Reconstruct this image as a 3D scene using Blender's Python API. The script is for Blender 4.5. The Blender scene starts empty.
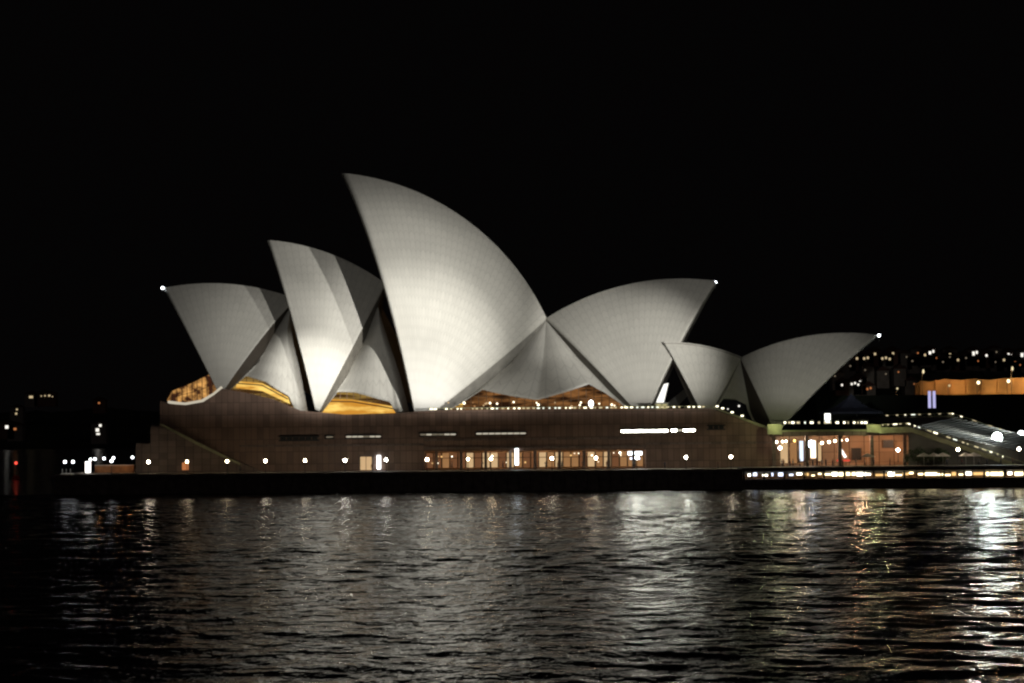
import bpy, bmesh, math, random
from mathutils import Vector, Matrix, noise
random.seed(7)
R_ = math.radians

# ------------------------------------------------------------------ camera, world, exposure
sc = bpy.context.scene
FPX, W, H = 1900.0, 1024, 683
CAM = Vector((0, -400, 12.0))
HORIZON = 430.0
TILT = math.atan((HORIZON - H / 2) / FPX)
ROLL = R_(0.5)
fwd = Vector((0, math.cos(TILT), math.sin(TILT)))
up0 = Vector((0, -math.sin(TILT), math.cos(TILT)))
rt0 = Vector((1, 0, 0))
rgt = rt0 * math.cos(ROLL) - up0 * math.sin(ROLL)
upv = up0 * math.cos(ROLL) + rt0 * math.sin(ROLL)
cd = bpy.data.cameras.new('camera')
cam = bpy.data.objects.new('camera', cd)
sc.collection.objects.link(cam)
cd.sensor_width = 36.0
cd.lens = 36.0 * FPX / W
cd.clip_start = 1.0
cd.clip_end = 20000
m3 = Matrix((rgt, upv, -fwd)).transposed()
cam.matrix_world = Matrix.Translation(CAM) @ m3.to_4x4()
sc.camera = cam

wd = bpy.data.worlds.new('World')
sc.world = wd
wd.use_nodes = True
bg = wd.node_tree.nodes['Background']
bg.inputs[0].default_value = (0.70, 0.60, 0.62, 1)      # night sky over a town
bg.inputs[1].default_value = 0.0018
# the lit city lies behind the camera: a faint glow on that side of the sky
_nt = wd.node_tree
_tc = _nt.nodes.new('ShaderNodeTexCoord')
_sp = _nt.nodes.new('ShaderNodeSeparateXYZ')
_nt.links.new(_tc.outputs['Generated'], _sp.inputs[0])
_mr = _nt.nodes.new('ShaderNodeMapRange')
_mr.interpolation_type = 'SMOOTHSTEP'
_mr.inputs[1].default_value = .1
_mr.inputs[2].default_value = -1
_mr.inputs[3].default_value = .0018
_mr.inputs[4].default_value = .021
_nt.links.new(_sp.outputs[1], _mr.inputs[0])
_nt.links.new(_mr.outputs[0], bg.inputs[1])
sc.view_settings.view_transform = 'Standard'
sc.view_settings.look = 'None'
sc.view_settings.gamma = 1
sc.view_settings.exposure = 0
sc.render.engine = 'CYCLES'
cy = sc.cycles
cy.use_denoising = True
cy.max_bounces = 5
cy.diffuse_bounces = 3
cy.glossy_bounces = 3
cy.caustics_reflective = False
cy.caustics_refractive = False
cy.sample_clamp_indirect = 6
cy.filter_width = 2.3


def ray(px, py):
    return rgt * (px - W / 2) + upv * (H / 2 - py) + fwd * FPX


def V(px, py, Y):
    """world point seen at a photo pixel, at depth Y"""
    d = ray(px, py)
    return CAM + d * ((Y - CAM.y) / d.y)


def Vp(px, py, p0, n):
    d = ray(px, py)
    return CAM + d * ((p0 - CAM).dot(n) / d.dot(n))


def spot(name, loc, target, power, size, blend=0.5, col=(1, .95, .86), rad=.5):
    l = bpy.data.lights.new(name, 'SPOT')
    l.energy = power
    l.spot_size = R_(size)
    l.spot_blend = blend
    l.color = col
    l.shadow_soft_size = rad
    o = bpy.data.objects.new(name, l)
    o.location = loc
    o.rotation_euler = (Vector(target) - Vector(loc)).to_track_quat('-Z', 'Y').to_euler()
    sc.collection.objects.link(o)
    return o


def point(name, loc, power, col=(1, .8, .55), rad=.3):
    l = bpy.data.lights.new(name, 'POINT')
    l.energy = power
    l.color = col
    l.shadow_soft_size = rad
    o = bpy.data.objects.new(name, l)
    o.location = loc
    sc.collection.objects.link(o)
    return o


WARM = (1, .98, .925)


def flood(loc, tgt, power, size, cut=.05, soft=.5, blend=1.0, col=WARM, rad=.7):
    """architectural floodlight: a spot whose louvre cuts the beam off below an elevation (degrees)"""
    o = spot('floodlight', loc, tgt, power, size, blend, col, rad)
    l = o.data
    l.use_nodes = True
    nt = l.node_tree
    e = [n for n in nt.nodes if n.type == 'EMISSION'][0]
    upl = o.rotation_euler.to_matrix().transposed() @ Vector((0, 0, 1))
    tc = nt.nodes.new('ShaderNodeTexCoord')
    dt = nt.nodes.new('ShaderNodeVectorMath')
    dt.operation = 'DOT_PRODUCT'
    nt.links.new(tc.outputs['Normal'], dt.inputs[0])
    dt.inputs[1].default_value = upl
    mr = nt.nodes.new('ShaderNodeMapRange')
    mr.interpolation_type = 'SMOOTHSTEP'
    mr.inputs[1].default_value = math.sin(R_(cut - soft))
    mr.inputs[2].default_value = math.sin(R_(cut + soft))
    mr.inputs[3].default_value = .015
    mr.inputs[4].default_value = 1
    nt.links.new(dt.outputs['Value'], mr.inputs[0])
    nt.links.new(mr.outputs[0], e.inputs[1])
    return o


# the main floodlights stand on the roofs across the cove, right of the camera
LA, LB = (228, -248, 16), (178, -312, 16)
flood(LA, V(360, 320, 25), 1.3e6, 17)
flood(LB, V(380, 320, 25), .9e6, 17)
flood(LB, V(424, 345, 16), 5.8e6, 6.4)
flood(LB, V(424, 385, 12), 1.6e6, 3.0)
flood(LA, V(435, 280, 20), 2.0e6, 7.5)
flood(LB, V(400, 265, 24), 1.1e6, 5.0)
flood(LB, V(300, 345, 20), 2.2e6, 5)
flood((30, -350, 16), V(315, 378, 14), 7.5e6, 3.6)
flood((30, -350, 16), V(345, 380, 14), .5e6, 5)
flood(LB, V(628, 345, 20), 5.2e6, 6.0)
flood((-20, -355, 16), V(690, 308, 28), 1.0e6, 4.2)
flood((0, -355, 16), V(815, 372, 15), 1.0e6, 5.5)
flood((30, -350, 16), V(760, 390, 20), .12e6, 14)
flood((30, -350, 16), V(810, 385, 20), .16e6, 5)
LFILL = (-70, -362, 16)
flood(LFILL, V(310, 330, 20), .48e6, 12)  # weak fill added from the left, lifts the shadowed parts of the shells

# ------------------------------------------------------------------ helpers
COL = sc.collection


def link(o, parent=None):
    COL.objects.link(o)
    if parent:
        o.parent = parent
    return o


def mobj(name, bm, mats, parent=None, smooth=False):
    me = bpy.data.meshes.new(name)
    bm.normal_update()
    bm.to_mesh(me)
    bm.free()
    for m in (mats if isinstance(mats, (list, tuple)) else [mats]):
        me.materials.append(m)
    if smooth:
        for p in me.polygons:
            p.use_smooth = True
    o = bpy.data.objects.new(name, me)
    link(o, parent)
    if parent is not None:
        # geometry is written in world space; keep it there under a moved parent
        o.matrix_parent_inverse = Matrix.Translation(-parent.location)
    return o


def tag(o, label=None, cat=None, group=None, kind=None):
    if label: o['label'] = label
    if cat: o['category'] = cat
    if group: o['group'] = group
    if kind: o['kind'] = kind
    return o


def empty(name, loc, label, cat, group=None):
    o = bpy.data.objects.new(name, None)
    o.location = loc
    o.empty_display_size = .5
    link(o)
    return tag(o, label, cat, group)


def copy_tree(root, loc, label):
    c = root.copy()
    link(c)
    c.location = loc
    c['label'] = label
    for ch in list(root.children):
        d = ch.copy()
        COL.objects.link(d)
        d.parent = c
        for g in list(ch.children):
            e = g.copy()
            COL.objects.link(e)
            e.parent = d
    return c


def box(bm, x0, x1, y0, y1, z0, z1, mi=0):
    v = [bm.verts.new((x, y, z)) for x in (x0, x1) for y in (y0, y1) for z in (z0, z1)]
    for f in ((0, 1, 3, 2), (4, 6, 7, 5), (0, 4, 5, 1), (2, 3, 7, 6), (0, 2, 6, 4), (1, 5, 7, 3)):
        bm.faces.new([v[i] for i in f]).material_index = mi


def pbox(bm, px0, py0, px1, py1, Y, d, mi=0):
    """box whose front face covers the pixel rectangle at depth Y, d metres deep"""
    pc = V((px0 + px1) / 2, (py0 + py1) / 2, Y)
    s = (Y + 400) / FPX
    hw, hh = abs(px1 - px0) / 2 * s, abs(py1 - py0) / 2 * s
    box(bm, pc.x - hw, pc.x + hw, Y, Y + d, pc.z - hh, pc.z + hh, mi)


def prism(bm, pts, y0, y1):
    """pts: world (x, z) outline"""
    a = [bm.verts.new((x, y0, z)) for x, z in pts]
    b = [bm.verts.new((x, y1, z)) for x, z in pts]
    bm.faces.new(a)
    bm.faces.new(b[::-1])
    n = len(pts)
    for i in range(n):
        bm.faces.new((a[i], b[i], b[(i + 1) % n], a[(i + 1) % n]))
    bmesh.ops.recalc_face_normals(bm, faces=bm.faces)


def pprism(bm, pix, Y, d):
    prism(bm, [((V(x, y, Y)).x, (V(x, y, Y)).z) for x, y in pix], Y, Y + d)


def tube(bm, pts, r0, r1=None, n=8, mi=0):
    r1 = r0 if r1 is None else r1
    rings = []
    k = len(pts)
    for i, p in enumerate(pts):
        p = Vector(p)
        q = Vector(pts[min(i + 1, k - 1)]) - Vector(pts[max(i - 1, 0)])
        q.normalize()
        a = q.orthogonal().normalized()
        b = q.cross(a)
        r = r0 + (r1 - r0) * i / max(1, k - 1)
        rings.append([bm.verts.new(p + (a * math.cos(2 * math.pi * j / n) + b * math.sin(2 * math.pi * j / n)) * r) for j in range(n)])
    for i in range(k - 1):
        for j in range(n):
            bm.faces.new((rings[i][j], rings[i][(j + 1) % n], rings[i + 1][(j + 1) % n], rings[i + 1][j])).material_index = mi
    bm.faces.new(rings[0][::-1]).material_index = mi
    bm.faces.new(rings[-1]).material_index = mi


def ball(bm, c, r, seg=12, sz=1.0, mi=0):
    res = bmesh.ops.create_uvsphere(bm, u_segments=seg, v_segments=max(6, seg // 2 + 1), radius=r,
                                    matrix=Matrix.Translation(c) @ Matrix.Diagonal((1, 1, sz, 1)))
    for v in res['verts']:
        for f in v.link_faces:
            f.material_index = mi
            f.smooth = True


def lathe(bm, c, prof, n=12, mi=0):
    rings = [[bm.verts.new((c[0] + r * math.cos(2 * math.pi * j / n), c[1] + r * math.sin(2 * math.pi * j / n), c[2] + z)) for j in range(n)] for r, z in prof]
    for i in range(len(rings) - 1):
        for j in range(n):
            bm.faces.new((rings[i][j], rings[i][(j + 1) % n], rings[i + 1][(j + 1) % n], rings[i + 1][j])).material_index = mi
    bm.faces.new(rings[0][::-1]).material_index = mi
    bm.faces.new(rings[-1]).material_index = mi


# ------------------------------------------------------------------ materials
def mat(name, col, rough=.6, nscale=None, var=.3, metal=0, spec=.5, bump=0, coord='Object'):
    m = bpy.data.materials.new(name)
    m.use_nodes = True
    nt = m.node_tree
    b = nt.nodes['Principled BSDF']
    b.inputs['Base Color'].default_value = (*col, 1)
    b.inputs['Roughness'].default_value = rough
    b.inputs['Metallic'].default_value = metal
    b.inputs['Specular IOR Level'].default_value = spec
    if nscale:
        tc = nt.nodes.new('ShaderNodeTexCoord')
        nz = nt.nodes.new('ShaderNodeTexNoise')
        nz.inputs['Scale'].default_value = nscale
        nz.inputs['Detail'].default_value = 6
        nt.links.new(tc.outputs[coord], nz.inputs['Vector'])
        rp = nt.nodes.new('ShaderNodeMapRange')
        rp.inputs[1].default_value = .3
        rp.inputs[2].default_value = .7
        rp.inputs[3].default_value = 1 - var
        rp.inputs[4].default_value = 1 + var
        nt.links.new(nz.outputs[0], rp.inputs[0])
        mx = nt.nodes.new('ShaderNodeVectorMath')
        mx.operation = 'SCALE'
        mx.inputs[0].default_value = col
        nt.links.new(rp.outputs[0], mx.inputs['Scale'])
        nt.links.new(mx.outputs[0], b.inputs['Base Color'])
        if bump:
            bp = nt.nodes.new('ShaderNodeBump')
            bp.inputs['Strength'].default_value = bump
            nt.links.new(nz.outputs[0], bp.inputs['Height'])
            nt.links.new(bp.outputs[0], b.inputs['Normal'])
    return m


def emi(name, col, s):
    m = bpy.data.materials.new(name)
    m.use_nodes = True
    nt = m.node_tree
    nt.nodes.remove(nt.nodes['Principled BSDF'])
    e = nt.nodes.new('ShaderNodeEmission')
    e.inputs[0].default_value = (*col, 1)
    e.inputs[1].default_value = s
    nt.links.new(e.outputs[0], nt.nodes['Material Output'].inputs[0])
    return m


def math_node(nt, op, a, b=None, c=None):
    n = nt.nodes.new('ShaderNodeMath')
    n.operation = op
    for i, v in enumerate((a, b, c)):
        if v is None: continue
        if isinstance(v, (int, float)): n.inputs[i].default_value = v
        else: nt.links.new(v, n.inputs[i])
    return n.outputs[0]


def tile_mat(name, base):
    """glazed roof tiles: UV is in metres, u across the ribs, v along them"""
    m = mat(name, base, .42)
    nt = m.node_tree
    b = nt.nodes['Principled BSDF']
    uv = nt.nodes.new('ShaderNodeUVMap')
    sp = nt.nodes.new('ShaderNodeSeparateXYZ')
    nt.links.new(uv.outputs[0], sp.inputs[0])
    u, v = sp.outputs[0], sp.outputs[1]
    fu = math_node(nt, 'FRACT', u)
    du = math_node(nt, 'ABSOLUTE', math_node(nt, 'SUBTRACT', fu, .5))
    lu = math_node(nt, 'GREATER_THAN', du, .45)
    # chevron shaped tile lids: the cross joints kick down towards the rib joint
    vv = math_node(nt, 'ADD', math_node(nt, 'MULTIPLY', v, .42), math_node(nt, 'MULTIPLY', du, .9))
    fv = math_node(nt, 'FRACT', vv)
    lv = math_node(nt, 'LESS_THAN', fv, .1)
    ln = math_node(nt, 'MAXIMUM', lu, lv)
    cell = nt.nodes.new('ShaderNodeCombineXYZ')
    nt.links.new(math_node(nt, 'FLOOR', u), cell.inputs[0])
    nt.links.new(math_node(nt, 'FLOOR', vv), cell.inputs[1])
    wn = nt.nodes.new('ShaderNodeTexWhiteNoise')
    nt.links.new(cell.outputs[0], wn.inputs['Vector'])
    nz = nt.nodes.new('ShaderNodeTexNoise')
    nz.inputs['Scale'].default_value = .09
    nz.inputs['Detail'].default_value = 5
    nt.links.new(uv.outputs[0], nz.inputs['Vector'])
    k = math_node(nt, 'ADD', .90, math_node(nt, 'MULTIPLY', wn.outputs[0], .06))
    k = math_node(nt, 'ADD', k, math_node(nt, 'MULTIPLY', math_node(nt, 'SUBTRACT', nz.outputs[0], .5), .16))
    k = math_node(nt, 'MULTIPLY', k, math_node(nt, 'SUBTRACT', 1, math_node(nt, 'MULTIPLY', ln, .15)))
    sc_ = nt.nodes.new('ShaderNodeVectorMath')
    sc_.operation = 'SCALE'
    sc_.inputs[0].default_value = base
    nt.links.new(k, sc_.inputs['Scale'])
    nt.links.new(sc_.outputs[0], b.inputs['Base Color'])
    return m


def granite_mat(name, col, pw=1.25, ph=2.6):
    """precast granite cladding: tall panels with dark joints and blotchy tone"""
    m = mat(name, col, .7)
    nt = m.node_tree
    b = nt.nodes['Principled BSDF']
    g = nt.nodes.new('ShaderNodeNewGeometry')
    sp = nt.nodes.new('ShaderNodeSeparateXYZ')
    nt.links.new(g.outputs['Position'], sp.inputs[0])
    fx = math_node(nt, 'MULTIPLY', math_node(nt, 'ADD', sp.outputs[0], math_node(nt, 'MULTIPLY', sp.outputs[1], 1.0)), 1 / pw)
    fz = math_node(nt, 'MULTIPLY', sp.outputs[2], 1 / ph)
    lx = math_node(nt, 'LESS_THAN', math_node(nt, 'FRACT', fx), .07)
    lz = math_node(nt, 'LESS_THAN', math_node(nt, 'FRACT', fz), .04)
    ln = math_node(nt, 'MAXIMUM', lx, lz)
    cell = nt.nodes.new('ShaderNodeCombineXYZ')
    nt.links.new(math_node(nt, 'FLOOR', fx), cell.inputs[0])
    nt.links.new(math_node(nt, 'FLOOR', fz), cell.inputs[1])
    wn = nt.nodes.new('ShaderNodeTexWhiteNoise')
    nt.links.new(cell.outputs[0], wn.inputs['Vector'])
    nz = nt.nodes.new('ShaderNodeTexNoise')
    nz.inputs['Scale'].default_value = .25
    nz.inputs['Detail'].default_value = 8
    nt.links.new(g.outputs['Position'], nz.inputs['Vector'])
    k = math_node(nt, 'ADD', .42, math_node(nt, 'MULTIPLY', wn.outputs[0], .38))
    k = math_node(nt, 'ADD', k, math_node(nt, 'MULTIPLY', nz.outputs[0], .75))
    k = math_node(nt, 'MULTIPLY', k, math_node(nt, 'SUBTRACT', 1, math_node(nt, 'MULTIPLY', ln, .6)))
    s = nt.nodes.new('ShaderNodeVectorMath')
    s.operation = 'SCALE'
    s.inputs[0].default_value = col
    nt.links.new(k, s.inputs['Scale'])
    nt.links.new(s.outputs[0], b.inputs['Base Color'])
    return m


M = {}
M['tile'] = tile_mat('roof_tiles', (.62, .60, .54))
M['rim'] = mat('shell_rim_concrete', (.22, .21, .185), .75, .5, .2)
M['rim_dark'] = mat('shaded_bronze_louvre_strip', (.05, .04, .03), .6, 2, .2)  # dark bronze louvres, with the shade behind the shell edge put into the colour
M['rim_mid'] = mat('shaded_rim', (.13, .12, .10), .7, 1, .2)  # rim concrete darkened to stand for shade along the back edge
M['inner'] = mat('shell_inside_concrete', (.30, .28, .25), .8, .3, .2)
M['granite'] = granite_mat('granite_cladding', (.26, .165, .12))
M['granite2'] = granite_mat('granite_cladding_low', (.22, .16, .13), 1.8, 1.3)
M['paving'] = mat('granite_paving', (.16, .13, .11), .7, .6, .25)
M['seawall'] = mat('sea_wall_stone', (.16, .13, .11), .85, .8, .4, bump=.3)
M['olive'] = mat('olive_coping', (.38, .37, .22), .7, .6, .3)  # olive tone raised to carry the lamplight along the copings
M['metal'] = mat('dark_metal', (.05, .05, .05), .45, 3, .2, metal=.6)
M['bronze'] = mat('bronze_mullion', (.12, .07, .035), .45, 3, .2, metal=.5)
M['pink'] = granite_mat('rendered_concourse_wall', (.42, .27, .16), 3.2, 2.2)
M['timber'] = mat('timber_panel', (.40, .20, .08), .55, .7, .35)
M['white'] = mat('white_paint', (.75, .75, .72), .5, 2, .1)
M['hill'] = mat('dark_wooded_hill', (.035, .045, .03), .95, .02, .5)
M['forecourt'] = mat('forecourt_paving', (.14, .13, .12), .75, .3, .25)
M['house_a'] = mat('house_render', (.35, .31, .26), .8, .3, .2)
M['house_b'] = mat('house_brick', (.25, .13, .09), .8, .3, .2)
M['roof'] = mat('house_roof', (.12, .06, .045), .8, .5, .2)
M['quaywall'] = mat('sandstone_quay_wall', (.42, .27, .13), .85, .06, .5, bump=.2)
M['canvas'] = mat('blue_canvas', (.05, .055, .09), .7, .5, .2)
M['canvas_w'] = mat('pale_canvas', (.55, .5, .45), .8, 1, .15)
M['leaf'] = mat('leaf', (.05, .075, .03), .7, 1.5, .4)
M['bark'] = mat('bark', (.09, .07, .05), .9, 3, .3)
M['red'] = mat('red_paint', (.4, .03, .02), .5, 2, .2)
M['orange_cloth'] = mat('orange_canvas', (.6, .16, .05), .7, 2, .2)
M['skin'] = mat('skin', (.45, .28, .2), .6)
M['hair'] = mat('hair', (.04, .025, .015), .6)
for i, c in enumerate([(.04, .045, .06), (.14, .05, .045), (.25, .24, .23), (.07, .08, .12)]):
    M['cloth%d' % i] = mat('clothing_%d' % i, c, .85, 6, .2)
M['globe'] = emi('lamp_globe_light', (1, .86, .62), 42)
M['globe_b'] = emi('lamp_globe_pale', (1, .95, .82), 60)
M['globe_c'] = emi('lamp_globe_dim', (1, .8, .5), 22)
M['globe_w'] = emi('lamp_globe_white', (.95, .97, 1), 8)
M['beacon'] = emi('beacon_light', (.85, .93, 1), 14)
M['floodface'] = emi('flood_lens', (.90, 1, .95), 30)
M['railight'] = emi('rail_light', (1, .93, .66), 3.2)
M['rail_dim'] = emi('rail_light_dim', (1, .85, .5), .8)
M['rail_cool'] = emi('rail_light_cool', (.95, 1, .85), 1.8)
RL = ('railight', 'rail_dim', 'rail_cool', 'rail_dim', 'railight')
M['slot'] = emi('slot_light', (1, .90, .70), .5)
M['slot_dim'] = emi('slot_light_dim', (1, .85, .6), .16)
M['slot_hot'] = emi('slot_light_bright', (.98, 1, .84), 50)
M['bar_a'] = emi('bar_light_warm', (1, .84, .48), 4.5)
M['bar_b'] = emi('bar_light_white', (1, .95, .76), 8)
M['bar_c'] = emi('bar_light_blue', (.72, .8, 1), 2.6)
M['bar_d'] = emi('bar_light_amber', (1, .6, .22), 1.2)
M['win_a'] = emi('window_glow_amber', (1, .50, .20), .32)
M['win_b'] = emi('window_glow_pale', (1, .66, .34), .62)
M['win_c'] = emi('window_glow_dim', (1, .42, .18), .16)
M['win_d'] = emi('window_glow_bright', (1, .85, .60), 2.6)
M['win_e'] = emi('window_cool_white', (.75, .85, 1), 1.3)
M['kiosk'] = emi('kiosk_white_light', (.86, .95, 1), 5)
M['farwin'] = emi('far_window_warm', (1, .78, .45), .6)
M['fardim'] = emi('far_window_dim', (1, .8, .55), .18)
M['farwin2'] = emi('far_window_white', (1, .95, .85), 1.2)
M['farorange'] = emi('far_window_orange', (1, .35, .12), .45)
M['redlight'] = emi('red_beacon_light', (1, .08, .05), 2.2)
M['banner'] = emi('lit_banner', (.62, .6, 1), .8)


def foyer_mat(name, hot, dim, scale=(.25, .25, 1.1), strength=1.5):
    """lit foyer behind glass: broad painted bands of glow stand for ceilings and stairs"""
    m = emi(name, (1, 1, 1), strength)
    nt = m.node_tree
    e = [n for n in nt.nodes if n.type == 'EMISSION'][0]
    g = nt.nodes.new('ShaderNodeNewGeometry')
    mp = nt.nodes.new('ShaderNodeMapping')
    mp.inputs['Scale'].default_value = scale
    mp.inputs['Rotation'].default_value = (0, .18, 0)
    nt.links.new(g.outputs['Position'], mp.inputs[0])
    nz = nt.nodes.new('ShaderNodeTexNoise')
    nz.inputs['Scale'].default_value = 1
    nz.inputs['Detail'].default_value = 3
    nt.links.new(mp.outputs[0], nz.inputs['Vector'])
    cr = nt.nodes.new('ShaderNodeValToRGB')
    cr.color_ramp.elements[0].position = .42
    cr.color_ramp.elements[0].color = (*dim, 1)
    cr.color_ramp.elements[1].position = .66
    cr.color_ramp.elements[1].color = (*hot, 1)
    nt.links.new(nz.outputs[0], cr.inputs[0])
    nt.links.new(cr.outputs[0], e.inputs[0])  # light and dark bands painted into the pane's glow
    return m


M['foyer'] = foyer_mat('lit_foyer_gold', (1, .62, .16), (.16, .07, .02), (.10, .25, 1.5), strength=.34)
M['balc'] = foyer_mat('balcony_light_gold', (1, .66, .16), (.55, .24, .03), (.2, .3, .9), strength=1.15)
M['foyer_dim'] = foyer_mat('lit_foyer_red', (.75, .32, .10), (.07, .028, .012), (.22, .5, 1.1), strength=.32)
M['foyer_hot'] = foyer_mat('lit_foyer_orange', (1, .50, .14), (.06, .02, .01), (.55, .5, .6), strength=.8)

# ------------------------------------------------------------------ water
def build_water():
    xs = [-6000, -2500, -1200, -600, -350, -220]
    x = -170
    while x < 190:
        xs.append(x)
        x += 1.0
    xs += [230, 350, 600, 1200, 2500, 6000]
    ys = [-700, -520, -420]
    y = -345
    while y < -24:
        ys.append(y)
        y += .45
    ys += [-18, -5, 40, 150, 400, 900, 2000, 5000, 9000]
    wv = []
    rnd = random.Random(3)
    for lam, amp in ((17, .035), (11, .035), (7.5, .038), (5.2, .04), (3.8, .04), (2.9, .036), (2.2, .03)):
        for _ in range(3):
            a = rnd.gauss(0, .5 if lam > 6 else .95) + math.pi / 2
            k = 2 * math.pi / (lam * rnd.uniform(.85, 1.15))
            wv.append((k * math.cos(a), k * math.sin(a), amp * .55, rnd.uniform(0, 6.28)))
    verts = []
    for yy in ys:
        for xx in xs:
            z = 0
            if -345 <= yy < -24 and -170 <= xx < 190:
                m = .75 + .5 * noise.noise(Vector((xx * .02, yy * .02, 0)))
                for kx, ky, am, ph in wv:
                    z += am * math.sin(kx * xx + ky * yy + ph)
                z *= m * 1.0
            verts.append((xx, yy, z))
    nx = len(xs)
    faces = [(j * nx + i, j * nx + i + 1, (j + 1) * nx + i + 1, (j + 1) * nx + i) for j in range(len(ys) - 1) for i in range(nx - 1)]
    me = bpy.data.meshes.new('water')
    me.from_pydata(verts, [], faces)
    for p in me.polygons: p.use_smooth = True
    m = bpy.data.materials.new('harbour_water')
    m.use_nodes = True
    nt = m.node_tree
    b = nt.nodes['Principled BSDF']
    b.inputs['Base Color'].default_value = (.006, .010, .012, 1)
    b.inputs['Roughness'].default_value = .13
    b.inputs['IOR'].default_value = 1.33
    b.inputs['Specular IOR Level'].default_value = .15
    g = nt.nodes.new('ShaderNodeNewGeometry')
    hs = None
    for s, dist, det in (((.45, .40, 1), .42, 2), ((1.9, 1.1, 1), .11, 2)):
        mp = nt.nodes.new('ShaderNodeMapping')
        mp.inputs['Scale'].default_value = s
        nt.links.new(g.outputs['Position'], mp.inputs[0])
        nz = nt.nodes.new('ShaderNodeTexNoise')
        nz.inputs['Scale'].default_value = 1
        nz.inputs['Detail'].default_value = det
        nt.links.new(mp.outputs[0], nz.inputs['Vector'])
        bp = nt.nodes.new('ShaderNodeBump')
        bp.inputs['Strength'].default_value = 1
        bp.inputs['Distance'].default_value = dist
        nt.links.new(nz.outputs[0], bp.inputs['Height'])
        if hs: nt.links.new(hs, bp.inputs['Normal'])
        hs = bp.outputs[0]
    nt.links.new(hs, b.inputs['Normal'])
    me.materials.append(m)
    o = link(bpy.data.objects.new('water', me))
    tag(o, 'dark rippled harbour water', kind='structure')


build_water()

# ------------------------------------------------------------------ shells
RS = 75.2            # every shell is cut from a sphere of this radius
AX_A = R_(5.5)       # the hall's south end stands a little nearer to the camera
AXD = Vector((math.cos(AX_A), -math.sin(AX_A), 0))
AXN = Vector((math.sin(AX_A), math.cos(AX_A), 0))      # away from the camera


def sphere_centre(a, b, c, R, away):
    ab, ac = b - a, c - a
    n = ab.cross(ac)
    cc = a + (n.cross(ab) * ac.length_squared + ac.cross(n) * ab.length_squared) / (2 * n.length_squared)
    h2 = R * R - (cc - a).length_squared
    h = math.sqrt(max(h2, 0))
    n.normalize()
    c1, c2 = cc + n * h, cc - n * h
    return c1 if (c1 - cc).dot(away) > 0 else c2


def slerp(c, a, b, t):
    va, vb = a - c, b - c
    w = va.angle(vb)
    return c + (va * math.sin((1 - t) * w) + vb * math.sin(t * w)) / math.sin(w)


def mirror(p, p0, n):
    return p - n * (2 * (p - p0).dot(n))


def uvface(bm, uvl, vs, uvs, mi=0):
    f = bm.faces.new(vs)
    f.material_index = mi
    f.smooth = True
    for l, q in zip(f.loops, uvs):
        l[uvl].uv = q
    return f


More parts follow.
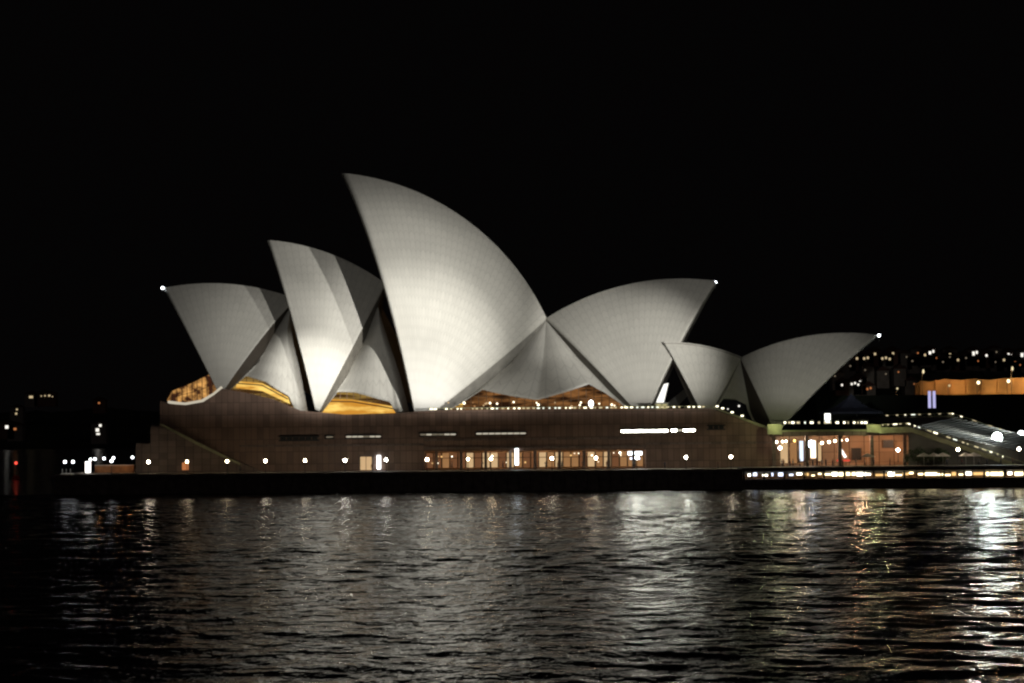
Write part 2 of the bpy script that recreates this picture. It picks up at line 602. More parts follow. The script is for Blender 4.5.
def shell(parent, T, B, F, p0, n, t0=.05, thick=1.1, ns=40, nt_=44, strip=(2.2, -.8, 2.5), prof=None, sgn=1, name='shell', rim_mat='rim', label=None, axd=None):
    """one roof shell: two mirrored triangles of a sphere meeting at a ridge; returns the west half's back curve"""
    axd = axd or AXD
    C = sphere_centre(T, B, F, RS, n + Vector((0, 0, -.6)))
    cp = C - n * ((C - p0).dot(n))
    ridge = [None] * (ns + 1)
    for i in range(ns + 1):
        ridge[i] = slerp(cp, T, B, i / ns)
    L = sum((ridge[i + 1] - ridge[i]).length for i in range(ns))
    NR = max(6, round(L / 1.75))
    bm = bmesh.new()
    uvl = bm.loops.layers.uv.new('UVMap')
    backs = []
    for half in (0, 1):
        F_, C_ = (F, C) if half == 0 else (mirror(F, p0, n), mirror(C, p0, n))
        og, ig, uvs = [], [], []
        for i in range(ns + 1):
            ro, ri, ru = [], [], []
            ln = (ridge[i] - F_).length
            for j in range(nt_ + 1):
                t = t0 + (1 - t0) * j / nt_
                p = slerp(C_, F_, ridge[i], t)
                ro.append(bm.verts.new(p))
                th = thick * (1 if j < nt_ else .6)
                ri.append(bm.verts.new(p + (C_ - p).normalized() * th))
                ru.append((i / ns * NR, t * ln))
            og.append(ro); ig.append(ri); uvs.append(ru)
        for i in range(ns):
            for j in range(nt_):
                q = [og[i][j], og[i + 1][j], og[i + 1][j + 1], og[i][j + 1]]
                u = [uvs[i][j], uvs[i + 1][j], uvs[i + 1][j + 1], uvs[i][j + 1]]
                uvface(bm, uvl, q, u, 0)
                uvface(bm, uvl, [ig[i][j], ig[i][j + 1], ig[i + 1][j + 1], ig[i + 1][j]], u, 1)
        for j in range(nt_):
            bm.faces.new((og[0][j], og[0][j + 1], ig[0][j + 1], ig[0][j])).material_index = 2
            bm.faces.new((og[ns][j], ig[ns][j], ig[ns][j + 1], og[ns][j + 1])).material_index = 2
        for i in range(ns):
            bm.faces.new((og[i][0], ig[i][0], ig[i + 1][0], og[i + 1][0])).material_index = 2
        backs.append([v.co.copy() for v in og[ns]])
    o = mobj(name, bm, [M['tile'], M['inner'], M['rim']], parent)
    if label: o['label'] = label
    # the return along the back edge, one solid strip per side
    prof = prof or (lambda t: min(1, (1 - t) * 2.2) * min(1, .35 + t * 3))
    a_, z_, d_ = strip
    e2s = []
    bm = bmesh.new()
    for half in (0, 1):
        bk = backs[half]
        e2 = []
        for j, p in enumerate(bk):
            w = prof(j / nt_)
            nd = n if half == 0 else -n
            e2.append(p + axd * (a_ * sgn * w) + Vector((0, 0, z_ * w)) + nd * (d_ * w + .15))
        e2s.append(e2)
        for j in range(nt_):
            vs = [bm.verts.new(q) for q in (bk[j] + (n if half == 0 else -n) * .06, bk[j + 1] + (n if half == 0 else -n) * .06, e2[j + 1], e2[j])]
            bm.faces.new(vs)
            back = (n if half == 0 else -n) * .5
            ws = [bm.verts.new(v.co + back) for v in vs]
            bm.faces.new(ws[::-1])
            for k in range(4):
                bm.faces.new((vs[k], ws[k], ws[(k + 1) % 4], vs[(k + 1) % 4]))
    bmesh.ops.remove_doubles(bm, verts=bm.verts, dist=.001)
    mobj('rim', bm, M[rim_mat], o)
    return o, e2s[0], C


def side_shell(parent, Lc, Rc, tmax, p0, n, bulge=2.0, creases=(0, 1), fold=None, label=None, thick=.5, nu=48, nv=28):
    """Lc, Rc: functions t -> point from apex (0) to foot (1); tmax(u): where the arched lower edge stops.
    creases: u values where the bulges meet; fold=(u, depth): the last strip turns back under the next shell"""
    bm = bmesh.new()
    uvl = bm.loops.layers.uv.new('UVMap')
    for half in (0, 1):
        g, gi = [], []
        for i in range(nu + 1):
            u = i / nu
            # local bulge between neighbouring creases
            k = 0
            while k < len(creases) - 2 and u > creases[k + 1]: k += 1
            w = (u - creases[k]) / (creases[k + 1] - creases[k])
            w = min(1, max(0, w))
            r, ri = [], []
            for j in range(nv + 1):
                t = .015 + (tmax(u) - .015) * j / nv
                p = Lc(t).lerp(Rc(t), u)
                p = p - n * (bulge * math.sin(math.pi * w) * min(1, t * 1.2))
                if fold and u > fold[0]:
                    p = p + n * (fold[1] * (u - fold[0]) / (1 - fold[0]) * min(1, t * 3))
                pi_ = p + n * thick
                if half:
                    p, pi_ = mirror(p, p0, n), mirror(pi_, p0, n)
                r.append(bm.verts.new(p)); ri.append(bm.verts.new(pi_))
            g.append(r); gi.append(ri)
        for i in range(nu):
            for j in range(nv):
                u = [((i + a) / nu * 9, tmax((i + a) / nu) * (j + b) / nv * 22) for a, b in ((0, 0), (1, 0), (1, 1), (0, 1))]
                uvface(bm, uvl, [g[i][j], g[i + 1][j], g[i + 1][j + 1], g[i][j + 1]], u, 0)
                uvface(bm, uvl, [gi[i][j], gi[i][j + 1], gi[i + 1][j + 1], gi[i + 1][j]], u, 1)
            bm.faces.new((g[i][nv], g[i + 1][nv], gi[i + 1][nv], gi[i][nv])).material_index = 2
        for i in (0, nu):
            for j in range(nv):
                bm.faces.new((g[i][j], g[i][j + 1], gi[i][j + 1], gi[i][j])).material_index = 2
    bmesh.ops.recalc_face_normals(bm, faces=bm.faces)
    o = mobj('side_shell', bm, [M['tile'], M['inner'], M['rim']], parent)
    if label: o['label'] = label
    return o


def curve_fn(pts):
    """piecewise Catmull-Rom through points"""
    P_ = [Vector(p) for p in pts]
    n = len(P_) - 1

    def f(t):
        x = min(max(t, 0), 1) * n
        i = min(int(x), n - 1)
        s = x - i
        a = P_[max(i - 1, 0)]; b = P_[i]; c = P_[i + 1]; d = P_[min(i + 2, n)]
        return .5 * ((2 * b) + (c - a) * s + (2 * a - 5 * b + 4 * c - d) * s * s + (-a + 3 * b - 3 * c + d) * s ** 3)
    return f


def lin(pts):
    def f(u):
        for (a, va), (b, vb) in zip(pts, pts[1:]):
            if u <= b:
                return va + (vb - va) * (u - a) / (b - a)
        return pts[-1][1]
    return f


def glass_wall(parent, pix, Y, mat_, depth=.3, nm=10, name='glass_wall', sill=True):
    """lit foyer glazing: a glowing pane, bronze mullions and a transom in front"""
    bm = bmesh.new()
    pprism(bm, pix, Y, depth)
    g = mobj(name, bm, mat_, parent)
    xs = [p[0] for p in pix]; x0, x1 = min(xs), max(xs)

    def span(x):
        ys = []
        n = len(pix)
        for i in range(n):
            (ax, ay), (bx, by) = pix[i], pix[(i + 1) % n]
            if (ax - x) * (bx - x) <= 0 and ax != bx:
                ys.append(ay + (by - ay) * (x - ax) / (bx - ax))
        return min(ys), max(ys)
    bm = bmesh.new()
    for k in range(1, nm):
        x = x0 + (x1 - x0) * k / nm
        a, b = span(x)
        if b - a > 1:
            tube(bm, [V(x, a, Y - .25), V(x + .3, b, Y - .25)], .09, n=4)
    prev = None
    for k in range(nm + 1):
        x = x0 + .3 + (x1 - x0 - .6) * k / nm
        a, b = span(x)
        q = V(x, a + (b - a) * .45, Y - .4)
        if prev is not None: tube(bm, [prev, q], .08, n=4)
        prev = q
    mobj('mullion', bm, M['bronze'], g)
    return g


def tip_lamp(parent, p, r=.32):
    bm = bmesh.new()
    ball(bm, p, r)
    o = mobj('tip_light', bm, M['beacon'], parent)
    bm = bmesh.new()
    tube(bm, [p + Vector((0, 0, -1.4)), p], .09, n=6)
    mobj('lamp_stem', bm, M['metal'], o)


YA = 32.0
P0 = Vector((0, YA, 0))
hall = empty('concert_hall', V(420, 430, YA).to_tuple(), 'large concert hall with four tall white tiled sail roofs on the podium', 'concert hall')


def ax(px, py): return Vp(px, py, P0, AXN)
def off(px, py, w): return Vp(px, py, P0 - AXN * w, AXN)


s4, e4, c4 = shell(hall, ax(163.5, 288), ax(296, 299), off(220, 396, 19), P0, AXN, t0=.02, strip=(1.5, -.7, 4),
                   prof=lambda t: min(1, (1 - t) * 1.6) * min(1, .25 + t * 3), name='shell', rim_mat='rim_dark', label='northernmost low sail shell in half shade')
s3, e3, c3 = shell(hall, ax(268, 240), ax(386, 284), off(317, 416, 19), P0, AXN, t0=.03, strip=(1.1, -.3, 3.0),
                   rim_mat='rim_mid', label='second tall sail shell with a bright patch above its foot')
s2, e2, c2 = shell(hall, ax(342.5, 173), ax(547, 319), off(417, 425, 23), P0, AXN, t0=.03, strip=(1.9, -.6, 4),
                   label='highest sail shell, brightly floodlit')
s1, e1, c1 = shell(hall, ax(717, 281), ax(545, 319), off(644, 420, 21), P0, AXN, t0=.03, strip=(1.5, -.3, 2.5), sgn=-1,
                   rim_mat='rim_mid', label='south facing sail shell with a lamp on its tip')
tip_lamp(s4, ax(162.5, 288)); tip_lamp(s1, ax(715.5, 282.5))


def edge_fn(e, t_top=0):
    """apex-to-foot function from a foot-to-apex list"""
    n = len(e) - 1

    def f(t):
        x = (1 - (t_top + (1 - t_top) * t)) * n
        i = min(max(int(x), 0), n - 1)
        return e[i].lerp(e[i + 1], x - i)
    return f


side_shell(hall, edge_fn(e2, .01), edge_fn(e1, .01), lin([(0, 1), (.015, .84), (.04, .69), (.5, .82), (.90, .70), (.97, .80), (1, 1)]),
           P0, AXN, 1.6, (0, .5, 1), label='wide side shell with a centre crease')
side_shell(hall, edge_fn(e3, .2), curve_fn([edge_fn(e3, .2)(0), off(384, 333, 11), off(397, 372, 16), off(408, 416, 20)]),
           lin([(0, .98), (.015, .82), (.3, .82), (.8, .88), (.88, 1), (1, 1)]), P0, AXN, 1.5, (0, .86, 1), (.86, 3.0))
side_shell(hall, edge_fn(e4, .07), curve_fn([edge_fn(e4, .07)(0), off(289, 333, 8), off(297, 370, 12), off(305, 412, 17)]),
           lin([(0, .98), (.015, .80), (.4, .81), (.8, .88), (.88, 1), (1, 1)]), P0, AXN, 1.3, (0, .86, 1), (.86, 3.0))

glass_wall(hall, [(226, 372), (244, 371), (262, 373), (290, 385), (301, 412), (226, 400)], 27, M['foyer'], nm=11)
glass_wall(hall, [(322, 385), (350, 384), (380, 388), (400, 394), (407, 420), (320, 420)], 25, M['foyer'], nm=13)
glass_wall(hall, [(440, 402), (470, 380), (500, 382), (540, 394), (575, 386), (615, 380), (640, 404), (640, 416), (440, 416)], 21, M['foyer_dim'], nm=26)
glass_wall(hall, [(167, 400), (172, 391), (192, 383), (214, 372), (222, 386), (205, 403), (170, 405)], 30, M['foyer_hot'], nm=11)
for pix, Y in (([(236, 381), (262, 383), (288, 397), (290, 404), (262, 391), (236, 388)], 24), ([(322, 399), (352, 399.5), (380, 404), (402, 408), (402, 416), (322, 416)], 21),
               ([(450, 403.5), (463, 403.5), (463, 407), (450, 407)], 17)):
    bm = bmesh.new(); pprism(bm, pix, Y, .3)
    mobj('balcony_light_band', bm, M['balc'], hall)  # glowing strip for the bright lower band of the foyer glass
    bm = bmesh.new()
    n_ = len(pix) // 2
    tube(bm, [V(x, y + 2.2, Y - .3) for x, y in pix[:max(2, n_ + (1 if n_ == 3 and Y == 21 else 0))]], .13, n=5)
    mobj('balcony_rail', bm, M['bronze'], hall)
# lounge balcony rail of the north foyer, given a glow for the light on it
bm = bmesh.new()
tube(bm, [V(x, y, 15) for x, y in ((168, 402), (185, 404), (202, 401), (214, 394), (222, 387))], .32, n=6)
mobj('balcony_rail', bm, emi('glowing_balcony_rail', (1, .9, .7), .55), hall)
# glowing panel added for the bright white light at the south foot
bm = bmesh.new()
pprism(bm, [(656, 404), (657, 400), (664, 384), (668.5, 383), (664, 402), (663, 404)], 10, .4)
mobj('glowing_foot_panel', bm, emi('foot_panel_glow', (1, .98, .9), 1.3), hall)

# opera theatre: the same family of shells, smaller, further from the camera
YB = 90.0
AXB = R_(-3.0)
D2 = Vector((math.cos(AXB), -math.sin(AXB), 0)); N2 = Vector((math.sin(AXB), math.cos(AXB), 0))
P2 = Vector((0, YB, 0))
th = empty('opera_theatre', V(470, 430, YB).to_tuple(), 'smaller hall of white sail roofs half hidden behind the concert hall', 'theatre')


def bx_(px, py): return Vp(px, py, P2, N2)
def bo(px, py, w): return Vp(px, py, P2 - N2 * w, N2)


shell(th, bx_(300, 300), bx_(390, 330), bo(345, 425, 14), P2, N2, axd=D2)
shell(th, bx_(385, 238), bx_(549, 318), bo(455, 425, 18), P2, N2, axd=D2)
shell(th, bx_(662, 318), bx_(548, 326), bo(628, 425, 15), P2, N2, sgn=-1, axd=D2)
# slanting rib of its south foyer
bm = bmesh.new()
pprism(bm, [(665, 405), (690, 385), (694, 389), (676, 408)], 62, 1.5)
mobj('slanting_beam', bm, M['tile'], th)

# restaurant: two little shells back to back
YC = 15.0
AXC = R_(0)
D3 = Vector((math.cos(AXC), -math.sin(AXC), 0)); N3 = Vector((math.sin(AXC), math.cos(AXC), 0))
P3 = Vector((0, YC, 0)) + D3 * 0
re_ = empty('restaurant_pavilion', V(740, 430, YC).to_tuple(), 'small restaurant pavilion of two back to back sail shells beside the ramp', 'restaurant')


def cx(px, py): return Vp(px, py, P3, N3)
def co(px, py, w): return Vp(px, py, P3 - N3 * w, N3)


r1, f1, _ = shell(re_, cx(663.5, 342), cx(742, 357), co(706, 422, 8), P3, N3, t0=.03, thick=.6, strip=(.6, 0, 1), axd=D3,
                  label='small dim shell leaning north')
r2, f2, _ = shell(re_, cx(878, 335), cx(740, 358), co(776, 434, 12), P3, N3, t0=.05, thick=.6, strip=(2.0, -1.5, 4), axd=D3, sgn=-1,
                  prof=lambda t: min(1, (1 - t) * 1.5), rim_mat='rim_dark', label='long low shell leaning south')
tip_lamp(r2, cx(879, 335.5), .3)
side_shell(re_, edge_fn(f1, .02), edge_fn(f2, .02), lin([(0, .98), (.05, .66), (.4, .60), (.88, .60), (.96, 1), (1, 1)]), P3, N3, .6, (0, 1))
bm = bmesh.new()
pprism(bm, [(712, 400), (754, 400), (762, 424), (700, 410)], 14, .3)
g = mobj('glass_wall', bm, mat('dark_glass', (.02, .02, .025), .1), re_)
for x, y, r in ((739, 406, .22), (728, 409, .15)):
    bm = bmesh.new()
    ball(bm, V(x, y, 13), r)
    mobj('table_light', bm, M['farwin2'], re_)

# ------------------------------------------------------------------ land
def sheet(name, pts, z, m, label, thick=None):
    bm = bmesh.new()
    vs = [bm.verts.new((x, y, z)) for x, y in pts]
    bm.faces.new(vs)
    if thick:
        ws = [bm.verts.new((x, y, z - thick)) for x, y in pts]
        n = len(pts)
        for i in range(n): bm.faces.new((vs[i], ws[i], ws[(i + 1) % n], vs[(i + 1) % n]))
        bm.faces.new(ws[::-1])
    bmesh.ops.recalc_face_normals(bm, faces=bm.faces)
    o = mobj(name, bm, m)
    return tag(o, label, kind='structure')


ZP = 3.7
XN = V(58, 470, -24).x            # north tip of the peninsula
XR = V(742, 470, -24).x           # where the lower concourse begins
sheet('promenade', [(XN, -24), (XR, -24), (XR, 120), (XN + 45, 150), (XN + 8, 90), (XN, 30)], ZP, M['paving'], 'granite promenade round the podium', 1.2)
sheet('forecourt', [(XR, -20), (330, -20), (330, 260), (XR, 120)], ZP + .1, M['forecourt'], 'paved forecourt south of the podium', 1.0)

# sea wall below the promenade
bm = bmesh.new()
box(bm, XN - .5, XR - .01, -25, -24.01, -3, ZP + .25)
for k in range(60):
    x = XN + 1 + k * (XR - XN - 2) / 59
    box(bm, x - .12, x + .12, -25.25, -25.01, -3, ZP - .4)
box(bm, XN - 1.2, XR - .01, -25.4, -25.01, ZP - .35, ZP + .1)
box(bm, XN - .5, XN + .4, -24, 30, -3, ZP + .25)
sw = mobj('sea_wall', bm, M['seawall'])
tag(sw, 'long dark stone sea wall carrying the promenade above the water', 'wall')

# ------------------------------------------------------------------ podium
pod = empty('podium', (V(450, 470, 0).x, 0, ZP), 'broad brown granite podium carrying the sail roofed halls', 'building')
TOP = [(160, 401), (170, 404), (186, 405), (203, 402), (214, 395), (222, 388.5), (245, 392.5), (272, 399), (300, 410.5), (345, 414.5), (400, 413), (440, 410), (560, 409), (711, 408.5), (780, 434)]
ZT = 15.2
# split in depth: front wall (with recess), core block behind
front = [(p[0], p[1]) for p in TOP]
bm = bmesh.new()
Y0, YW = 0.0, 1.6
zsof = V(520, 450.5, 0).z        # soffit of the window recess
outline = [(V(x, y, Y0).x, V(x, y, Y0).z) for x, y in front]
xr0, xr1 = V(424, 460, 0).x, V(646, 460, 0).x
prism(bm, [(outline[0][0], zsof)] + outline + [(outline[-1][0], zsof)], Y0, YW)
box(bm, outline[0][0], xr0, Y0, YW, ZP - .5, zsof)
box(bm, xr1, outline[-1][0], Y0, YW, ZP - .5, zsof)
XK = V(706, 409, 0).x
box(bm, outline[0][0] + .01, XK, YW, 105, 8.9, ZT)            # core block
prism(bm, [(XK + .001, 8.9), (XK + .001, ZT - .1), (V(781, 438, 0).x, V(781, 438, 0).z), (V(781, 438, 0).x, 8.9)], YW, 70)
box(bm, outline[0][0] + .01, xr0, YW, 105, ZP - .5, 8.9)
box(bm, xr0, xr1, 8, 105, ZP - .5, 8.9)
box(bm, xr1, V(781, 438, 0).x, YW, 105, ZP - .5, 8.9)
mobj('wall', bm, M['granite'], pod)
# stepped north end
bm = bmesh.new()
xa, xb, xc = V(135, 470, 0).x, V(150, 470, 0).x, outline[0][0]
box(bm, xa, xc - .01, .8, 70, ZP - .5, V(142, 443, .8).z)
box(bm, xb, xc - .01, 1.2, 66, V(142, 443, .8).z, V(155, 425, .8).z)
mobj('north_step', bm, M['granite2'], pod)
# stair flank with sloping coping
bm = bmesh.new()
pprism(bm, [(136, 473), (136, 444.5), (150.5, 444), (150.5, 427.5), (161, 427), (310, 493)], -1.4, 1.38)
mobj('stair_flank', bm, M['granite2'], pod)
bm = bmesh.new()
pprism(bm, [(158.5, 424), (162, 424), (196, 441.5), (240, 462.8), (240, 465.6), (196, 444.5)], -1.8, 1.0)
mobj('stair_coping', bm, M['olive'], pod)
# shadow grooves and ledges on the wall
bm = bmesh.new()
for (a, ya, b, yb, d) in ((240, 446.5, 424, 444, .35), (424, 448.5, 646, 446, .7), (646, 444, 772, 442, .35), (424, 440.0, 640, 437.5, .3)):
    A, B = V(a, ya, 0), V(b, yb, 0)
    box(bm, A.x, B.x, -d, -.003, (A.z + B.z) / 2 - .22, (A.z + B.z) / 2 + .22)
mobj('ledge', bm, M['granite2'], pod)
# drainage slots / strip windows
def slot(px0, px1, py, m, h=.5):
    A, B = V(px0, py, 0), V(px1, py, 0)
    z = (A.z + B.z) / 2
    bm = bmesh.new()
    box(bm, A.x - .3, B.x + .3, -.12, -.004, z - h / 2 - .25, z - h / 2)
    box(bm, A.x - .3, B.x + .3, -.5, -.004, z + h / 2, z + h / 2 + .25)
    fr = mobj('window', bm, M['metal'], pod)
    bm = bmesh.new()
    n = max(1, round((B.x - A.x) / 1.3))
    rs = random.Random(int(px0))
    for k in range(n):
        w = (B.x - A.x) / n
        box(bm, A.x + k * w + .08, A.x + (k + 1) * w - .08, -.06, -.004, z - h / 2, z + h / 2, 1 if rs.random() < .3 else 0)
    mobj('pane', bm, [m, M['slot_dim'] if m is M['slot'] else M['slot'] if m is M['slot_hot'] else m], fr)


slot(280, 318, 438.5, M['metal'], .6)
slot(326, 333, 437, M['slot'], .3)
slot(346, 381, 436.6, M['slot'], .34)
slot(420, 456, 434.5, M['slot'], .34)
slot(476, 526, 433.5, M['slot'], .34)
slot(621, 668, 431.0, M['slot_hot'], .42)
slot(671, 695, 430.3, M['slot_hot'], .42)
slot(708, 724, 427.3, M['metal'], .6)

# recessed restaurant front
bm = bmesh.new()
z0, z1 = ZP, zsof
box(bm, xr0, xr1, 7.2, 7.98, z1 - .5, z1)
box(bm, xr0, xr1, 7.2, 7.98, ZP, ZP + .35)
mobj('shopfront_frame', bm, M['timber'], pod)
rnd = random.Random(11)
nb = 27
bw = (xr1 - xr0) / nb
wins = []
for k in range(nb):
    fpx = 424 + 222 * (k + .5) / nb
    x0, x1 = xr0 + k * bw + .14, xr0 + (k + 1) * bw - .14
    if fpx < 434: mk = 'win_c'
    elif 434 <= fpx < 458: mk = rnd.choice(['win_a', 'win_c', 'win_a'])
    elif fpx > 612: mk = 'win_c' if fpx < 622 else 'win_a'
    else: mk = rnd.choice(['win_a', 'win_a', 'win_b', 'win_c', 'win_c', 'win_a', 'win_a', 'win_c', 'win_b'])
    bm = bmesh.new()
    box(bm, x0 - .12, x0, 7.0, 7.6, ZP + .35, z1 - .5)
    box(bm, x1, x1 + .12, 7.0, 7.6, ZP + .35, z1 - .5)
    box(bm, x0, x1, 7.1, 7.4, ZP + 2.35, ZP + 2.47)
    w = mobj('window', bm, M['bronze'], pod)
    bm = bmesh.new()
    box(bm, x0, x1, 7.5, 7.6, ZP + .36, ZP + 2.34)
    box(bm, x0, x1, 7.5, 7.6, ZP + 2.48, z1 - .51)
    mobj('pane', bm, M[mk], w)
for k in range(22):
    x = rnd.uniform(xr0 + 1, xr1 - 5)
    bm = bmesh.new()
    ball(bm, Vector((x, rnd.uniform(3.5, 6.5), rnd.choice([z1 - .75, z1 - 1.2, ZP + 1.1, ZP + 1.4]))), rnd.uniform(.1, .24), 8)
    mobj('lamp', bm, rnd.choice([M['win_d'], M['win_b'], M['bar_b'], M['bar_d']]), pod)
for x, e in ((-14, 45), (-4, 70), (6, 90), (16, 90), (25, 60)):
    point('restaurant_light', (x, 4.5, z1 - .9), e, (1, .68, .4), .2)
for k in range(9):
    x = xr0 + (k + .5) * (xr1 - xr0) / 9
    bm = bmesh.new()
    box(bm, x - .3, x + .3, .3, .9, ZP, z1 - .01)
    mobj('column', bm, M['granite2'], pod)
# white lit sign board and lit pillar in the recess
for (a, b, c, d, mk, nm) in ((628, 451.5, 642, 455.0, 'kiosk', 'lit_board'), (630, 457.5, 640, 459.5, 'bar_c', 'lit_board'), (515, 447.5, 518.5, 465, 'kiosk', 'lit_pillar'),
                             (377, 455.5, 380.5, 469, 'kiosk', 'lit_pillar')):
    bm = bmesh.new()
    pbox(bm, a, b, c, d, -.5 if a < 600 else .4, .35)
    mobj(nm, bm, M[mk], pod)
# stage door
bm = bmesh.new()
for (a, b, c, d) in ((358.5, 455.5, 360, 471), (372, 455.5, 373.5, 471), (358.5, 454.8, 373.5, 456.4)):
    pbox(bm, a, b, c, d, -.22, .2)
dr = mobj('door', bm, M['granite2'], pod)
bm = bmesh.new()
pbox(bm, 360.3, 456.8, 365.7, 470, -.12, .1)
pbox(bm, 366.3, 456.8, 371.7, 470, -.12, .1)
mobj('pane', bm, M['win_b'], dr)
# orange lit niche
bm = bmesh.new()
pbox(bm, 182, 462.5, 188.5, 470, -1.5, .09)
mobj('doorway', bm, M['farorange'], pod)

# parapet of the raised concourse with a string of rail lights
par = empty('parapet', (V(570, 409, .3).x, .3, 16), 'pale handrail dotted with small lights along the podium top', 'railing')
railpix = [(428, 409.6), (560, 408.2), (711, 407.2)]
rl = [V(x, y - 1.2, .6) for x, y in railpix]
bm = bmesh.new()
tube(bm, rl, .08, n=5)
for k in range(56):
    x = 430 + k * 5.0
    y = 409.6 - (x - 428) / 283 * 2.4
    tube(bm, [V(x, y + 1.8, .6), V(x, y - 1.2, .6)], .05, n=4)
mobj('rail', bm, M['olive'], par)
rnd = random.Random(5)
for k in range(54):
    x = 431 + k * 5.15 + rnd.uniform(-1, 1)
    if rnd.random() < .12: continue
    y = 409.2 - (x - 428) / 283 * 2.4
    bm = bmesh.new()
    box(bm, *(lambda p, w: (p.x - w, p.x + w, .35, .5, p.z - .1, p.z + .14))(V(x, y, .4), rnd.uniform(.12, .34)))
    mobj('rail_light', bm, M[rnd.choice(RL)], par)
rp = empty('parapet', (V(745, 420, .3).x, .3, 14), 'sloping parapet with lights beside the ramp below the restaurant', 'railing')
bm = bmesh.new()
pprism(bm, [(710, 407), (712, 406.4), (781, 431.5), (781, 434.5)], -.5, .45)
mobj('coping', bm, M['olive'], rp)
for k, (x, y) in enumerate([(717, 407.5), (722.5, 409.5), (732, 413.5), (742, 417)]):
    bm = bmesh.new()
    box(bm, *(lambda p: (p.x - .28, p.x + .28, .0, .2, p.z + .1, p.z + .4))(V(x, y, .4)))
    mobj('rail_light', bm, M['railight'], rp)

# ------------------------------------------------------------------ southern terrace, concourse under it, monumental steps
ter = empty('terrace', (V(850, 435, -4).x, -4, ZP), 'raised terrace slab with lights on its edge over the lit concourse', 'terrace')
bm = bmesh.new()
A, B = V(772, 433, -4), V(912, 431, -4)
ztt = V(830, 431.5, -4).z
box(bm, A.x, B.x, -4, 60, ztt - .9, ztt)
mobj('slab', bm, M['granite2'], ter)
bm = bmesh.new()
box(bm, A.x, B.x, -4.3, -3.7, ztt + .001, ztt + .35)
mobj('coping', bm, M['olive'], ter)
bm = bmesh.new()
pbox(bm, 768, 424, 782, 434.5, -4.8, 1.0)
o = mobj('gate_pier', bm, M['olive'], ter)
bm = bmesh.new()
pbox(bm, 867, 424.5, 881, 432.5, -4.8, 1.0)
mobj('gate_pier', bm, M['olive'], ter)
for x in (776, 873):
    p = V(x, 421, -8)
    point('pier_uplight', p, 420, (.9, 1, .5), .2)
rnd = random.Random(9)
x = 784
while x < 866:
    w = rnd.choice([1.2, 2, 3.2])
    bm = bmesh.new()
    pbox(bm, x, 421.6, x + w, 423.6, -3.9, .2)
    mobj('edge_light', bm, M[rnd.choice(RL)], ter)
    x += w + rnd.choice([1.2, 2.2, 4.5])
bm = bmesh.new()
for x in range(770, 868, 6):
    tube(bm, [V(x, 430, -3.9), V(x, 420.5, -3.9)], .05, n=4)
tube(bm, [V(768, 421, -3.9), V(868, 420.2, -3.9)], .07, n=5)
mobj('balustrade', bm, M['metal'], ter)
for x in (774, 807, 840, 872, 905):
    bm = bmesh.new()
    p = V(x, 450, -3)
    box(bm, p.x - .35, p.x + .35, -3.3, -2.6, ZP + .1, ztt - .9)
    mobj('column', bm, M['granite2'], ter)
# back wall of the concourse
cw = empty('concourse_wall', (V(860, 450, 8).x, 8, ZP), 'pinkish concourse wall with dark openings under the terrace', 'wall')
bm = bmesh.new()
A, B = V(772, 450, 8), V(962, 450, 8)
box(bm, A.x, B.x, 8, 8.8, ZP + .1, ztt - .91)
mobj('wall', bm, M['pink'], cw)
for (a, b, c, d, mk) in ((883, 440, 894, 448, 'metal'), (852, 448, 861, 460, 'metal'), (776, 443, 788, 463, 'win_b'), (790, 443, 797, 463, 'win_a'), (799.5, 441, 803.5, 461, 'win_e'), (805, 440.5, 809, 459, 'win_e'), (810.5, 440.5, 816, 458, 'win_d'), (818, 443, 821.5, 461, 'win_b')):
    bm = bmesh.new()
    pbox(bm, a, b, c, d, 7.9, .09)
    mobj('opening', bm, M[mk], cw)
    bm = bmesh.new()
    pbox(bm, a - .8, b, a, d, 7.6, .39)
    pbox(bm, c, b, c + .8, d, 7.6, .39)
    mobj('jamb', bm, M['bronze'], cw)

# steps
stz = []
nst = 30
NA, NB = V(908, 427, -5), V(1075, 484, -5)
FA, FB = V(952, 417, 66), V(1110, 473, 66)
NB.z = ZP + .1; FB.z = ZP + .1
st = empty('monumental_steps', (NA.x, -5, ZP), 'wide flight of granite steps descending to the forecourt', 'staircase')
bm = bmesh.new()
for k in range(nst):
    t0_, t1_ = k / nst, (k + 1) / nst
    a, b = NA.lerp(NB, t0_), NA.lerp(NB, t1_)
    c, d = FA.lerp(FB, t1_), FA.lerp(FB, t0_)
    zt = a.z
    zf = d.z
    v = [bm.verts.new(q) for q in ((a.x, a.y, zt), (b.x, b.y, zt), (c.x, c.y, zf), (d.x, d.y, zf))]
    w = [bm.verts.new((q.co.x, q.co.y, ZP)) for q in v]
    bm.faces.new(v)
    for i in range(4): bm.faces.new((v[i], w[i], w[(i + 1) % 4], v[(i + 1) % 4]))
bmesh.ops.recalc_face_normals(bm, faces=bm.faces)
mobj('flight', bm, M['forecourt'], st)
bm = bmesh.new()
pprism(bm, [(880, 427.5), (908, 426.5), (1010, 461.4), (1075, 484), (1075, 489), (1010, 466), (912, 432.5), (880, 433.5)], -6, .9)
mobj('flank_wall', bm, M['olive'], st)
bm = bmesh.new()
pprism(bm, [(880, 418), (952, 415.5), (1110, 468), (1110, 473), (952, 419), (880, 421)], 66.1, .9)
mobj('flank_wall', bm, M['olive'], st)
